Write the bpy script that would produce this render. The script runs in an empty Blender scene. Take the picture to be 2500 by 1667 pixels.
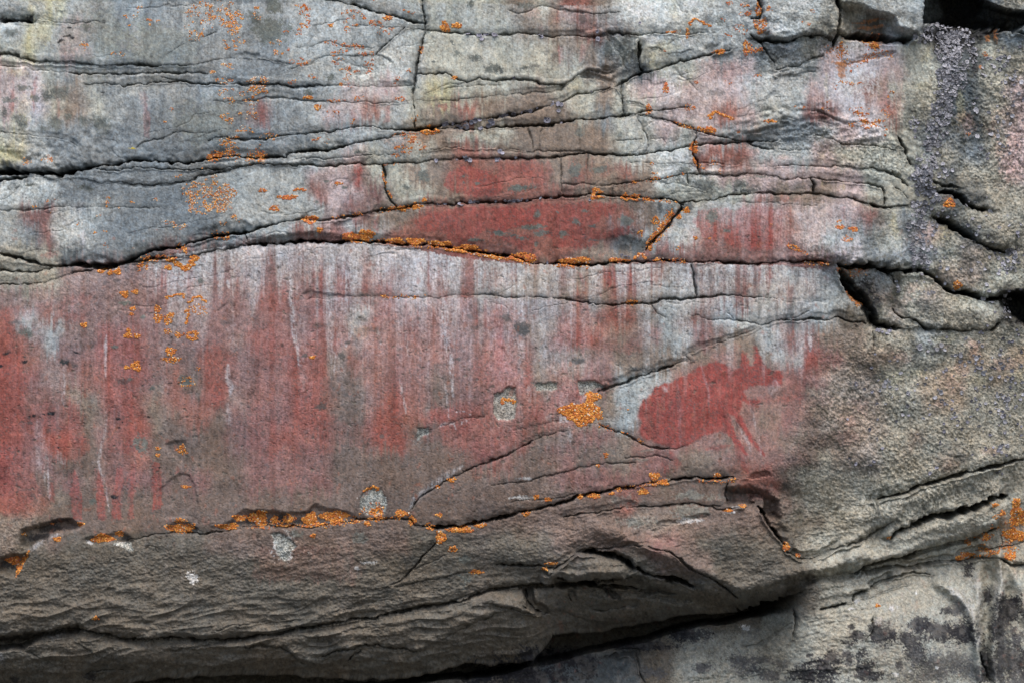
import bpy, math
import numpy as np

# ------------------------------------------------------------------ camera, light
S = 0.0012            # metres per photograph pixel on the rock plane
D = 7.0               # camera distance to the rock plane
ZC = 1.75             # height of the picture centre above the ground
scene = bpy.context.scene
cam_d = bpy.data.cameras.new("camera")
cam = bpy.data.objects.new("camera", cam_d)
scene.collection.objects.link(cam)
cam.location = (0, -D, ZC)
cam.rotation_euler = (math.radians(90), 0, 0)
cam_d.sensor_width = 36
cam_d.lens = 36 * D / (2500 * S)
cam_d.clip_end = 200
scene.camera = cam

SUN_EL, SUN_AZ = 58, -25          # azimuth from the camera's side, negative = from the left
world = bpy.data.worlds.new("World")
scene.world = world
world.use_nodes = True
nt = world.node_tree
sky = nt.nodes.new("ShaderNodeTexSky")
sky.sky_type = 'NISHITA'
sky.sun_disc = False
sky.sun_elevation = math.radians(SUN_EL)
sky.sun_rotation = math.radians(180 + SUN_AZ)
sky.air_density = 1.0
sky.dust_density = 4.0
nt.links.new(sky.outputs[0], nt.nodes["Background"].inputs[0])
nt.nodes["Background"].inputs[1].default_value = 0.15
sun_d = bpy.data.lights.new("sun", 'SUN')
sun_d.energy = 1.05
sun_d.angle = math.radians(36)
sun_d.color = (1.0, 0.95, 0.89)
sun = bpy.data.objects.new("sun", sun_d)
scene.collection.objects.link(sun)
sun.rotation_euler = (math.radians(90 - SUN_EL), 0, math.radians(SUN_AZ))
scene.view_settings.view_transform = 'Standard'
scene.view_settings.look = 'None'
scene.view_settings.exposure = 0.52
scene.view_settings.gamma = 1

# ------------------------------------------------------------------ the survey grid of the rock
def axis(lo, hi, step, out_lo, out_hi):
    a = np.arange(lo, hi, step)
    s, x, L = step, lo, []
    while x > out_lo:
        s *= 1.16; x -= min(s, 60); L.append(x)
    s, x, Rr = step, a[-1], []
    while x < out_hi:
        s *= 1.16; x += min(s, 60); Rr.append(x)
    return np.array(L[::-1] + list(a) + Rr)

STEP = 1.65
U = axis(-70, 2575, STEP, -1700, 4200)
V = axis(-70, 1740, STEP, -1500, 2290)
NU, NV = len(U), len(V)
U0, V0 = U[0] - 50, V[0] - 50
F = np.float32

def bs(t):
    return [(1 - t)**3 / 6, (3*t**3 - 6*t**2 + 4) / 6, (-3*t**3 + 3*t**2 + 3*t + 1) / 6, t**3 / 6]

def vn(su, sv, seed):
    """smooth noise on the grid, cell su x sv, about -1..1"""
    rng = np.random.default_rng(seed)
    fu, fv = (U - U0) / su, (V - V0) / sv
    iu, iv = fu.astype(int), fv.astype(int)
    R = rng.random((iv[-1] + 5, iu[-1] + 5)).astype(F) - F(.5)
    A = sum(w.astype(F)[None, :] * R[:, iu + k] for k, w in enumerate(bs(fu - iu)))
    return sum(w.astype(F)[:, None] * A[iv + k, :] for k, w in enumerate(bs(fv - iv))) * F(3.2)

def fil(su, sv, seed, octs=1, g=.6):
    """filtered white noise (no lattice), feature size su x sv, unit spread"""
    out = 0
    for o in range(octs):
        rng = np.random.default_rng(seed + 31*o)
        A = rng.standard_normal((NV, NU)).astype(F)
        for ax, s_ in ((0, sv/2**o), (1, su/2**o)):
            k = max(1, int(round(s_ / STEP / 2)))
            for _ in range(2):
                if k > 1:
                    C = np.cumsum(A, ax, dtype=np.float64); P_ = np.roll(C, k, ax)
                    A = ((C - P_) / k).astype(F)
                    A = np.roll(A, -(k // 2), ax)
        A -= A[60:-60, 60:-60].mean(); A /= A[60:-60, 60:-60].std()
        out = out + A * F(g**o)
    return np.clip(out * F(.62), -2.2, 2.2)

def vnc(X, Y, seed, n=256):
    """smooth noise at any coordinates (cell size 1)"""
    rng = np.random.default_rng(seed)
    R = rng.random((n, n)).astype(F) * 2 - 1
    ix, iy = np.floor(X).astype(np.int32), np.floor(Y).astype(np.int32)
    fx, fy = (X - ix).astype(F), (Y - iy).astype(F)
    fx = fx*fx*(3 - 2*fx); fy = fy*fy*(3 - 2*fy)
    x0, x1, y0, y1 = ix % n, (ix + 1) % n, iy % n, (iy + 1) % n
    a = R[y0, x0]; b = R[y0, x1]; c = R[y1, x0]; d = R[y1, x1]
    return (a + (b - a)*fx) * (1 - fy) + (c + (d - c)*fx) * fy

def fbm(su, sv, seed, octs=4, g=.55):
    out, a, tot = 0, 1.0, 0
    for k in range(octs):
        if su / 2**k < 1.2 and k: break
        out = out + F(a) * vn(su / 2**k, sv / 2**k, seed + k * 17); tot += a; a *= g
    return out / F(tot) * F(1.3)

def ss(a, b, x):
    t = np.clip((x - a) / (b - a), 0, 1)
    return t*t*(3 - 2*t)

UG = np.broadcast_to(U.astype(F)[None, :], (NV, NU))
VG = np.broadcast_to(V.astype(F)[:, None], (NV, NU))
WU = UG + F(3.5)*vn(34, 34, 1) + F(2.0)*vn(9, 9, 2) + F(1.2)*vn(4, 4, 6)
WV = VG + F(4.0)*vn(38, 38, 3) + F(2.6)*vn(10, 10, 4) + F(1.7)*vn(4.5, 4, 5)

def pts(s):
    """'@cr x,y x,y': points measured on enlarged tile column c, row r of the photograph"""
    ox = oy = 0; z = 3.357; out = []
    for tok in s.split():
        if tok[0] == '@':
            if tok == '@px': ox = oy = 0; z = 1.0
            else: ox, oy, z = int(tok[1]) * 600, int(tok[2]) * 400, 3.357
        else:
            x, y = tok.split(',')
            out.append((ox + float(x) / z, oy + float(y) / z))
    return np.array(out)

def win(x0, x1, y0, y1):
    return slice(np.searchsorted(V, y0), np.searchsorted(V, y1) + 1), slice(np.searchsorted(U, x0), np.searchsorted(U, x1) + 1)

def seg_dist(X, Y, p, q):
    dx, dy = q - p
    L2 = dx*dx + dy*dy + 1e-6
    t = np.clip(((X - p[0])*dx + (Y - p[1])*dy) / L2, 0, 1)
    return np.hypot(X - p[0] - t*dx, Y - p[1] - t*dy), t

def poly_mask(P, soft, XX=None, YY=None, pad=0):
    """soft polygon mask: (slices, values 0..1)"""
    XX = WU if XX is None else XX; YY = WV if YY is None else YY
    m = soft * 2 + 30
    w = win(P[:, 0].min() - m, P[:, 0].max() + m, P[:, 1].min() - m, P[:, 1].max() + m)
    X, Y = XX[w], YY[w]
    inside = np.zeros(X.shape, bool); dist = np.full(X.shape, 1e9, F)
    n = len(P)
    for i in range(n):
        p, q = P[i], P[(i + 1) % n]
        if abs(q[1] - p[1]) > 1e-9:
            c = (p[1] > Y) != (q[1] > Y)
            inside ^= c & (X < (q[0] - p[0]) * (Y - p[1]) / (q[1] - p[1]) + p[0])
        dist = np.minimum(dist, seg_dist(X, Y, p, q)[0])
    sd = np.where(inside, dist, -dist) + pad
    return w, ss(-soft, soft, sd)

def stroke(P, wid, soft=1.0, XX=None, YY=None, taper=True):
    XX = WU if XX is None else XX; YY = WV if YY is None else YY
    m = wid * 2 + 30
    W = win(P[:, 0].min() - m, P[:, 0].max() + m, P[:, 1].min() - m, P[:, 1].max() + m)
    X, Y = XX[W], YY[W]
    best = np.zeros(X.shape, F)
    n = len(P) - 1
    for i in range(n):
        d, t = seg_dist(X, Y, P[i], P[i + 1])
        k = (i + t) / n
        ww = wid * (np.minimum(1, .35 + 3*np.minimum(k, 1 - k)) if taper else 1)
        best = np.maximum(best, 1 - ss(ww * (1 - .9*min(soft, 1)), ww * (1 + .5*soft) + .6, d))
    return W, best

# ------------------------------------------------------------------ cracks: width, depth factor, course
CRACKS = """
7 1.4|@00 0,180 80,170 200,185 250,190
1.5 1|@00 250,190 320,160 440,185 520,195 620,210 780,185 860,190
4.2 1|@00 -400,430 0,450 80,445 170,470 260,490 400,500 540,515 720,520 820,540 960,542 1100,540 1260,545 1300,548
1.6 1|@00 1330,470 1420,420 1500,370 1600,335 1700,300 1780,260
1.5 1|@00 1300,548 1560,540 1680,520 1760,490 1860,475 2000,465 2150,485 2350,520 @10 390,525
1.8 1|@00 -300,545 0,545 200,545 270,570 420,570 560,590
3.0 1|@00 560,590 740,605 900,612 1200,608 1500,605 1700,608
2.0 1|@00 700,685 1000,695
3.4 1|@00 1000,695 1180,705 1330,690 1480,670 1560,690 1700,690 1900,685 2100,690 2350,710 @10 350,710 520,712 700,712
2.2 1|@10 700,712 800,710 1000,715 1200,712 1390,712
1.8 1|@00 1330,650 1440,660 1530,680 1600,690
1.4 1|@00 1750,830 2050,830 2200,810 2350,805
2.4 1|@10 130,815 280,805 450,815 580,830 700,845 900,850 1150,848 1390,840
1.8 1|@10 1390,840 1500,830 1700,820 1900,800 2050,785 2300,765 @20 300,755 450,745 560,735
2.2 1|@00 -200,1090 0,1095 130,1105 280,1115 400,1110 480,1115 560,1150 640,1210 690,1280 720,1330 748,1372
2.2 1|@00 1110,1210 1180,1170 1260,1140 1340,1125 1440,1085 1600,1090 1780,1085
3 1|@00 1700,1150 1820,1125 1900,1135 2050,1135 2200,1140 @10 150,1145 350,1110 470,1090 600,1075 750,1060 900,1050 1000,1045 1150,1050
6 1.2|@10 1100,1050 1200,1052 1300,1060 1400,1055 1520,1045 1620,1025
15 1.6|@00 -600,1380 0,1405 150,1422 350,1418 520,1408 650,1392 760,1370
8 1.5|@00 700,1375 880,1350 1000,1330 1180,1315 1400,1338 1560,1328 1720,1300 1830,1280
5 1.3|@00 1830,1280 1960,1285 2100,1300 2200,1290 2350,1290 @10 330,1265 430,1250
6.5 1.4|@10 400,1250 560,1235 700,1215 800,1190
3.4 1.2|@10 780,1195 830,1185 950,1165 1030,1155 1130,1130 1230,1100 1300,1085
3.6 1.2|@00 760,1380 900,1390 1010,1385 1150,1380 1250,1385 1400,1395 1560,1400 1750,1395 1900,1385 2000,1370 2080,1350
6 1.2|@00 -300,1500 0,1482 100,1472 220,1462
1.7 1|@00 220,1460 400,1465 560,1465 760,1480 900,1492 1000,1490
3.2 1.1|@00 1000,1490 1100,1515 1260,1520 1400,1510 1560,1490 1680,1445 1840,1405 1960,1385 2080,1355
3.0 1.1|@00 2080,1355 2350,1355 @10 450,1350 700,1352 950,1345 1120,1345 1250,1335 1450,1320 1600,1310 1750,1300 1850,1295 2100,1290 2350,1290 @20 430,1290 540,1295 680,1275 820,1275
4.2 1.2|@20 780,1270 900,1282 1000,1280 1080,1287 1150,1280 1260,1255 1400,1230 1560,1205 1640,1200 1760,1180 1900,1170 2060,1160 2200,1160 2350,1150
1.5 1|@10 150,1310 300,1315 500,1300 700,1290 850,1280 1000,1265 1210,1265
4.0 1.2|@10 450,-100 560,0 700,15 850,45 980,80 1100,110 1200,125 1300,150 1400,175 1460,185
3.2 1|@10 1450,-150 1450,0 1455,80 1460,180 1470,240 1460,320 1440,380 1420,450 1410,520
4.6 .8|@10 1415,500 1390,620 1380,700 1375,800 1380,880
3.0 1|@10 1380,870 1385,950 1385,1050
2.8 1.1|@10 1440,240 1540,250 1680,270 1800,275 1900,285 2000,290 2100,285 2350,285 @20 500,300 650,300 750,298 850,285 950,270 1080,275 1200,275 1300,265 1450,270
1.6 1|@20 1450,270 1600,280 1750,270
1.5 1|@10 900,220 1050,215 1150,225 1300,228 1380,240 1470,240
3.6 .8|@10 1310,230 1250,290 1180,345 1100,410 1060,455
1.6 1|@10 400,385 550,375 640,350 700,355 800,380 960,400 1040,410
1.8 1|@10 350,575 450,550 530,540 600,485 700,465 900,465 1060,455
1.3 1|@10 720,500 850,520 930,550 1000,565 1060,600
1.5 1|@10 780,560 880,605 1050,605
1.3 1|@10 1060,455 1150,490 1180,520
2.8 1|@10 1410,600 1550,600 1640,600 1720,650 1830,665 1920,650 2050,665 2180,650 2350,660 @20 420,685 500,690 580,700
1.4 1|@10 1500,770 1560,735 1680,690 1760,690 1830,660
1.4 1|@10 1640,745 1750,710 1900,695 2100,700
2.4 1|@20 560,735 620,680 680,640 740,600 830,580 900,590 1000,580
2.0 1|@20 730,630 830,640 920,655 1010,690
1.4 1|@20 800,590 950,560 1040,550
4.4 1.1|@10 1500,1040 1620,1020 1720,1015 1900,985 2050,965 2150,935 2350,905
2.6 1|@20 336,905 380,880 500,850 600,825 750,770 850,745 930,730 1010,700
5.0 1.2|@20 1010,700 1060,675 1130,640 1210,605 1280,590 1400,545 1500,515 1620,480 1740,450 1830,440 1950,420
4.0 1.2|@10 1570,1055 1800,1050 1900,1048 2100,1040 2300,1032 2350,1027 @20 380,1022 480,1015 640,995 760,985
5.2 1.2|@20 740,988 900,975 1000,965 1080,955 1160,940
3.4 1.1|@20 1160,940 1280,925 1400,905 1500,885 1620,885
3.4 1.1|@20 1160,940 1300,955 1400,975 1500,1005 1600,1045 1690,1070 1780,1090 1880,1115 1960,1135 2060,1155
7 1|@20 1200,340 1215,400 1215,480 1210,540 1240,590
1.6 1|@20 950,300 1000,360 1060,430 1080,520 1120,580
2.6 1|@20 1060,690 1070,800 1075,900 1090,940
1.8 1|@20 1010,700 1040,740 1065,780
2.4 1|@20 1200,965 1240,1040 1270,1110 1290,1200 1250,1250
1.4 1|@20 150,95 220,115 280,100 330,75 400,45 480,65 560,90 640,100 780,100 900,115 1050,110
1.3 1|@20 1280,390 1350,385 1400,400
1.3 1|@20 1440,430 1560,435 1640,400
1.3 1|@20 1490,550 1560,630 1640,700 1740,795
1.3 1|@20 1100,830 1180,840 1250,880
2.2 1|@20 300,1040 325,1120 335,1235
1.3 1|@20 415,1040 395,1140 390,1235
1.8 1|@20 555,1250 570,1350 575,1450 575,1568 @21 575,260
1.3 1|@20 790,1280 785,1400 775,1510
1.6 1|@10 1845,1060 1855,1140 1865,1205
2.0 1|@10 1480,1240 1620,1210 1750,1205 1870,1215 2000,1210 2150,1215 2350,1240
2.2 1|@20 280,1240 400,1235 550,1245 700,1250 780,1270
1.4 1|@20 1030,1160 1110,1160 1230,1140
4.6 1|@20 1690,1075 1690,1130 1660,1200 1660,1280 1690,1340 1700,1420
1.3 1|@20 1320,1140 1400,1125 1440,1165 1560,1135 1640,1140 1690,1170
1.6 1|@20 1140,1340 1300,1335 1500,1345 1640,1350
1.5 1|@20 580,1510 700,1515 780,1515 900,1510 950,1520
2.8 1|@20 950,1520 1050,1515 1150,1500 1250,1480 1400,1465 1550,1440 1700,1435 1800,1425 1950,1425 2100,1420 2250,1440 2350,1445 @30 350,1465 500,1465 600,1470
3.0 1|@31 600,125 800,130 950,150 1050,160 1170,175
2.0 1|@20 1700,1340 1850,1330 2000,1345 2200,1350 2350,1360
2.6 1|@30 330,1360 500,1365 700,1365 860,1365 1000,1380 1130,1385
4.6 1|@30 1110,1385 1200,1400 1280,1430 1330,1460 1400,1520
1.6 1|@30 0,970 60,940 160,880 240,830 290,790 340,765
3.2 1|@30 50,1165 150,1205 330,1215 450,1225 530,1235 600,1215
1.6 1|@30 200,1160 300,1150 420,1155
2.6 1|@30 640,1100 700,1130 800,1145 900,1190 1050,1200 1200,1205 1290,1225
2.0 1|@30 0,1090 130,1075 240,1055 320,1040 400,1030
1.8 1|@30 300,1000 400,960 470,970
1.8 1|@30 560,1030 620,1000 680,980 740,1000
2.0 1|@30 420,1100 520,1080 600,1110 700,1130
1.8 1|@30 600,900 700,920 760,950 870,1005 960,1010 1060,1015
3.4 1|@30 310,570 400,555 500,545 550,515 620,485 700,455
1.8 1|@30 310,625 450,625 540,605 640,605
1.3 1|@30 880,530 1000,505 1100,490 1270,450
5 1.2|@30 185,-100 185,0 200,60 205,110 190,150 120,155
6 1.2|@30 160,345 300,352 420,332 560,290 610,275
5 1|@30 560,290 700,300 800,340
3 1|@30 100,300 180,350 230,420 300,520
7 1.4|@30 825,-60 827,60 830,150 820,250 800,340 790,370
9 1.6|@30 830,290 950,305 1100,322 1250,332 1400,328 1440,320
7 1.2|@30 1515,-60 1515,0 1515,100 1505,190
8 1.0|@30 1320,1120 1360,1200 1390,1280 1430,1360
5 1|@31 1570,150 1700,190 1820,200
11 1.1|@31 1660,240 1760,250 1850,290 1950,350 2050,385
12 1.3|@31 1640,440 1750,480 1850,560 1950,630 2050,680 2220,710
7 1.2|@31 1090,330 1200,352 1300,355 1400,350
3.6 1|@31 1120,170 1180,180 1210,220 1210,330
4.4 1|@31 1290,190 1360,240 1400,290
3.6 1.1|@31 0,250 120,245 250,245 370,255 450,255 600,245 760,265 900,280 1000,310 1090,330
4 1|@31 600,130 630,180 620,240
1.3 1|@31 0,315 180,325 300,330 430,340 650,355
4.4 1.1|@21 -20,312 100,310 250,300 400,285 550,270 700,268 830,258 900,252 1000,270 1100,280
5.2 1.1|@21 1080,278 1250,290 1400,300 1520,315 1570,340
6 1.1|@21 1560,325 1700,312 1850,290 1950,260 2050,245
4 1|@21 2050,245 2200,245 2350,258
1.6 1|@21 600,165 780,175 950,180 1000,185 1000,270
2.0 1|@21 1380,160 1500,170 1600,195 1700,215 1820,260
3 1|@21 1600,100 1620,190
2 1|@21 1400,290 1530,250 1700,240 1810,250
7 .7|@21 1550,340 1560,380 1500,440 1420,520 1330,620 1270,700
5 1.1|@11 0,570 100,530 200,510 350,475 470,450 590,468 700,455 850,435 1000,405 1150,385 1230,375
4.6 1.1|@11 1230,375 1330,360 1440,340 1520,325 1700,335 1850,320 1930,310 2100,300 2350,303
4.6 1.1|@11 1120,10 1130,100 1130,180 1160,260 1200,320 1240,375
1.5 1|@11 980,440 985,480 990,510
5 1.2|@01 -300,680 0,740 150,775 300,800 420,830 500,840
8 1.4|@01 480,840 650,828 780,832 900,832 960,838 1050,805 1130,770
5.5 1.3|@01 1130,770 1250,720 1350,695 1450,670 1550,640
6.5 1.3|@01 1550,640 1700,610 1850,580 1950,572 2050,555 2200,510 2350,480
11 1.2|@01 760,845 850,845 950,850
4.4 1.2|@01 960,850 1080,820 1200,800 1330,780 1500,755 1650,735 1800,700 1960,680 2100,665 2350,655
4.4 1.1|@01 -200,880 0,880 100,885 300,880 430,845
3.2 1.1|@01 -200,990 0,990 150,990 250,980 350,975 470,940 580,905 700,880 780,860
1.9 1|@01 -200,375 0,375 80,375 200,380 320,375 420,355
1.2 1|@01 420,355 550,350 700,350 900,350 1300,355
4 1|@01 2000,570 2025,610 2030,640
7 1.3|@11 0,660 100,665 300,655 450,637 550,630 700,635 850,630
5.2 1.2|@11 850,630 1000,637 1130,642 1250,657 1400,674 1550,677 1650,687 1720,702 1850,717 1950,737 2080,762 2200,777 2350,802
5.4 1.2|@21 350,800 450,812 540,817 620,827 700,832 800,822 900,817 1000,812 1150,810 1300,800 1450,795 1600,795
4.8 1.2|@21 1600,795 1720,800 1850,810 1980,815 2120,825 2250,812 2350,805 @31 350,800 500,805 640,812 740,822
1.5 1|@11 480,1100 700,1100 830,1085
2.4 1|@11 830,1085 1000,1088 1200,1085 1370,1100 1450,1100 1580,1095 1700,1085 1850,1090 2050,1085 2200,1095 2350,1090
3.2 1|@21 330,1092 400,1092 550,1110 700,1130 850,1145 1000,1160 1100,1145 1200,1135 1300,1135 1350,1120 1450,1105 1550,1115 1700,1100 1850,1080 2000,1075 2100,1080 2200,1095 2350,1110
1.5 1|@31 300,1110 450,1135 600,1140 700,1145
2.6 1|@21 1632,815 1640,880 1655,960 1690,1085
1.5 1|@21 1310,1140 1350,1210 1420,1255
1.5 1|@21 1640,1250 1750,1270 1900,1280 2050,1290 2200,1320
1.8 1|@21 2070,1100 2110,1180 2115,1285
1.2 1|@21 1920,1220 1970,1270
3.2 1.1|@31 0,1290 100,1295 200,1315 300,1300 400,1290 480,1280 600,1265 700,1282 780,1275
1.6 1|@31 400,1280 500,1245 590,1210
4.0 1|@31 780,1275 830,1255 900,1280 1000,1300 1060,1315
2.2 1|@21 1630,1545 1750,1500 1900,1455 2050,1410 2150,1370 2220,1330 2350,1300
1.8 1|@22 1630,205 1600,225 1640,262 1550,285 1480,320
4.4 .9|@22 1480,320 1400,345 1250,385 1100,440 1000,475 930,505 880,530
2.6 1|@22 890,790 950,825 1050,855 1130,880 1200,920 1300,970 1400,990 1450,990
1.3 1|@22 1450,1000 1530,990 1580,975
1.7 1|@22 200,835 300,815 390,790 470,775 550,770
2.2 1|@22 0,1085 100,1035 200,1000 280,955 380,915 450,890 560,860 600,850
2.8 1|@12 2350,940 2200,1000 2050,1060 1900,1120 1750,1190 1650,1250 1550,1310 1450,1370 1380,1430 1350,1480
1.7 1|@12 1400,900 1500,850 1600,805 1700,785 1850,745 1950,720
2.2 1|@22 0,1290 230,1255 340,1240 450,1215 600,1190 730,1135 850,1110 950,1105 1050,1110 1180,1095
1.7 1|@22 1080,1055 1200,1050 1350,1050 1470,1085
2.8 1.1|@03 1050,400 1100,385 1250,350 1360,345
3.4 1.1|@03 1360,345 1500,335 1640,335 1700,330 1780,320 1900,300 2050,288 2350,285 @13 400,280 550,285
3.4 1.1|@13 550,285 620,270 800,255 950,235 1100,225 1200,215 1280,205 1350,215 1370,240 1385,270 1480,275
5.5 1.2|@13 1450,275 1540,290 1620,290 1750,290 1850,275 1950,245 2100,220 2200,190 2350,160
5.5 1.2|@22 336,1503 450,1465 550,1440 650,1415 700,1390 800,1375 900,1355
4.4 1.2|@22 900,1355 950,1340 1050,1310 1150,1300 1300,1270 1400,1255
5.5 1.3|@22 1400,1258 1500,1248 1600,1225 1750,1228 1880,1226 1980,1222
2.2 1|@22 1980,1222 2100,1225 2250,1220
2.2 1|@22 150,1445 350,1405 500,1390 700,1370
2.8 1.1|@22 600,1560 750,1530 900,1500 1100,1460 1300,1450 1500,1440 1650,1435 1780,1455 1880,1450
2.6 1|@22 1780,1455 1890,1490 2050,1470
5 1.1|@22 1930,1260 1920,1350 1935,1440
1.6 1|@23 1000,410 1150,350 1300,300 1450,265 1600,240 1750,200
1.6 1|@23 1030,240 1060,320
7 1.3|@33 150,120 190,160 225,220 265,295 325,370 370,430
4 1.1|@33 400,490 500,548 620,545 720,500 850,450 930,430
3.6 1|@33 930,430 1000,400 1100,330 1200,280 1260,240
12 1.3|@33 1240,380 1350,300 1500,240 1620,195 1750,205 1850,160 2000,120 2100,60 2200,30
6 1.2|@32 1150,1420 1350,1360 1500,1300 1600,1280 1700,1240 1850,1200 2000,1180 2150,1140 2250,1100 2350,1070 2500,1050
2.4 1|@33 1120,70 1250,40 1350,20
2.0 1|@33 1110,60 1130,150 1140,230
6.0 1.1|@33 950,650 1070,605 1200,580 1350,540 1500,475 1700,430 1850,390 2000,340 2120,290
3.4 1.1|@33 1060,665 1200,635 1280,625 1400,620 1550,590 1700,560 1800,570
3.4 1.1|@33 950,900 960,850 1050,800 1200,740 1350,680 1450,650 1580,665
1.6 1|@33 940,920 1100,860 1250,790 1400,740
6.0 1.2|@33 700,970 800,940 900,915
8 1.3|@33 0,960 150,940 300,900 430,860 530,820
4.4 1.2|@33 380,880 450,950 480,1050 460,1150 450,1220
3.4 1|@33 60,1250 150,1245 250,1180 350,1120 440,1080
2.2 1|@33 50,1530 150,1500 220,1480
3 1|@33 1110,1030 1120,1150 1050,1220
7 1|@33 1990,1300 2020,1430 2080,1568
3.4 1|@33 1850,520 1950,500 2100,470 2250,430 2350,400
4 1.1|@33 1820,580 2000,545 2180,550 2250,600 2350,590
2 1|@33 2150,300 2180,420 2200,500
4 1.2|@03 640,1130 750,1150 850,1170 1000,1200 1170,1215 1300,1197 1500,1192 1700,1205 1820,1215
4.6 1.2|@03 1800,1215 1950,1200 2100,1180 2350,1150 @13 450,1115 600,1085 800,1060 1000,1035 1100,1005
4.6 1.2|@13 1100,1005 1200,985 1400,965 1600,920 1800,880 1950,820 2100,785 2350,750
6 1.2|@23 330,752 400,752 560,748 700,742 900,755 1100,760 1200,775
2.2 1|@03 1780,1140 1900,1100 2050,1080 2200,1050 2350,1040
1.8 1|@13 0,1100 100,1070 300,1060 450,1050
2.4 1|@03 640,1240 720,1310 800,1350 920,1385
1.8 1|@03 200,1300 350,1370 480,1430
1.8 1|@03 1400,1305 1600,1270 1750,1250 1800,1215
1.5 1|@03 1500,860 1600,855 1750,835 1890,825
1.6 1|@03 400,610 480,625 540,640 560,690 620,740
1.6 1|@03 905,570 940,540 1000,520 1110,515
1.6 1|@03 1200,470 1220,430 1260,440 1290,490
3.2 .9|@13 1550,430 1450,530 1380,610 1300,680 1230,740 1150,770
2.2 .8|@13 1150,770 1000,800 850,830
1.8 1|@13 1230,770 1400,740 1500,710 1650,690 1750,670 1900,680
1.5 1|@13 700,990 900,940 1050,900 1200,880
1.5 1|@13 1350,640 1600,540 1700,490
4.4 1.1|@13 2050,590 2150,600 2350,602 @23 330,602 430,615 490,630
3.6 1|@23 500,640 560,600 640,540 720,490 800,470 900,460 1000,455
2.6 1|@23 1000,455 1100,440 1250,450 1350,480 1450,490
3.2 1|@23 1450,490 1550,560 1650,640 1750,690 1850,740 1950,800 2020,860
9 1.2|@23 750,500 850,490 1000,510 1100,560 1160,620 1250,660 1400,690 1550,720 1650,780
7 1.1|@23 540,705 700,728 900,722 1050,700 1150,680
4.6 1|@23 270,800 290,900 320,960 400,990
3 1|@23 640,850 660,900
2.2 1|@23 930,790 1020,880
3 1|@23 840,980 920,980 1060,965 1180,945
2.4 1|@13 1500,1250 1600,1220 1750,1130 1900,1060 2050,990
3 1|@13 0,1270 150,1260 300,1270 380,1330 460,1400
3 1|@13 620,1340 750,1290 880,1290 950,1250 1080,1240 1250,1270 1400,1290
3 1|@13 850,1370 950,1290
2.2 1|@23 0,905 120,950 250,990 420,1010
3 1|@23 920,1380 1080,1350 1180,1350 1210,1400 1215,1480 1250,1568
3 1|@03 690,1500 800,1470 1000,1450
5 1.1|@30 1950,250 2250,240 2300,280 2500,330
2 1|@31 1760,520 1750,640 1730,790
3 1|@31 1260,60 1330,105
5 1.1|@31 1550,1355 1700,1360 1820,1385 1950,1370 2080,1350 2150,1300
6 1.1|@31 1270,1190 1320,1240 1400,1265 1470,1290 1550,1355
11 1.3|@31 830,830 1000,835 1150,845 1250,870 1400,865 1520,885 1650,950 1700,1000
10 1.3|@31 1700,1005 1800,1050 1920,1075 2050,1100 2150,1100
10 1.3|@31 840,870 870,960 930,1040 1010,1120 1070,1180 1120,1230
8 1.2|@31 1080,1250 1140,1320 1250,1350 1350,1340
3 1|@31 1110,1380 1120,1450 1110,1520
4 1|@31 1260,900 1300,960
"""

# ------------------------------------------------------------------ relief (pixels towards the camera)
H = np.zeros((NV, NU), F)
crack = np.zeros((NV, NU), F)       # 0..1 presence, for seam film, painted shade above cracks, slab seams
bev = np.zeros((NV, NU), F)
wvar = 0.58 + 0.42 * vn(55, 30, 31) + .34 * vn(13, 12, 32) + .22*vn(5, 5, 33)
wvar = np.clip(wvar, .12, 1.35).astype(F)
depth = np.zeros((NV, NU), F)
SEAMS = []
for line in CRACKS.strip().splitlines():
    head, body = line.split('|')
    w, k = map(float, head.split())
    P = pts(body)
    SEAMS.append((P, w))
    n = len(P) - 1
    for i in range(n):
        p, q = P[i], P[i + 1]
        m = 17*w + 44
        W = win(min(p[0], q[0]) - m, max(p[0], q[0]) + m, min(p[1], q[1]) - m, max(p[1], q[1]) + m)
        X, Y = WU[W], WV[W]
        d, t = seg_dist(X, Y, p, q)
        kk = (i + t) / n
        ww = w * wvar[W] * np.minimum(1, .45 + 4*np.minimum(kk, 1 - kk))
        # upper side of the line rounds over slowly (faces down), lower side is a crisp edge that catches light
        sg = np.sign((q[0] - p[0])) * ((q[0] - p[0])*(Y - p[1]) - (q[1] - p[1])*(X - p[0])); up = sg < 0
        core = 1 - ss(.3*ww, .95*ww + .6, d)
        depth[W] = np.maximum(depth[W], core * np.where(w < 2.5, 2.2*w + 1, 4.6*w + 2) * k * np.clip(wvar[W] + .15, .3, 1.2) * (1 + .5*(w > 5)))
        bb = np.where(up, .8*np.exp(-d / (1.6*ww + 2.2)) + .75*np.exp(-d / (3.6*w + 9)), .55*np.exp(-d / (1.0*ww + 1.6)) + .10*np.exp(-d / (2*w + 5)))
        bev[W] = np.maximum(bev[W], w * k * bb * np.clip(wvar[W] + .3, .4, 1.15))
        crack[W] = np.maximum(crack[W], np.where(up, 1 - ss(0, 4.5*w + 8, d), 1 - ss(0, 1.6*w + 3, d)) * min(1, .45 + .18*w))

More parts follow.
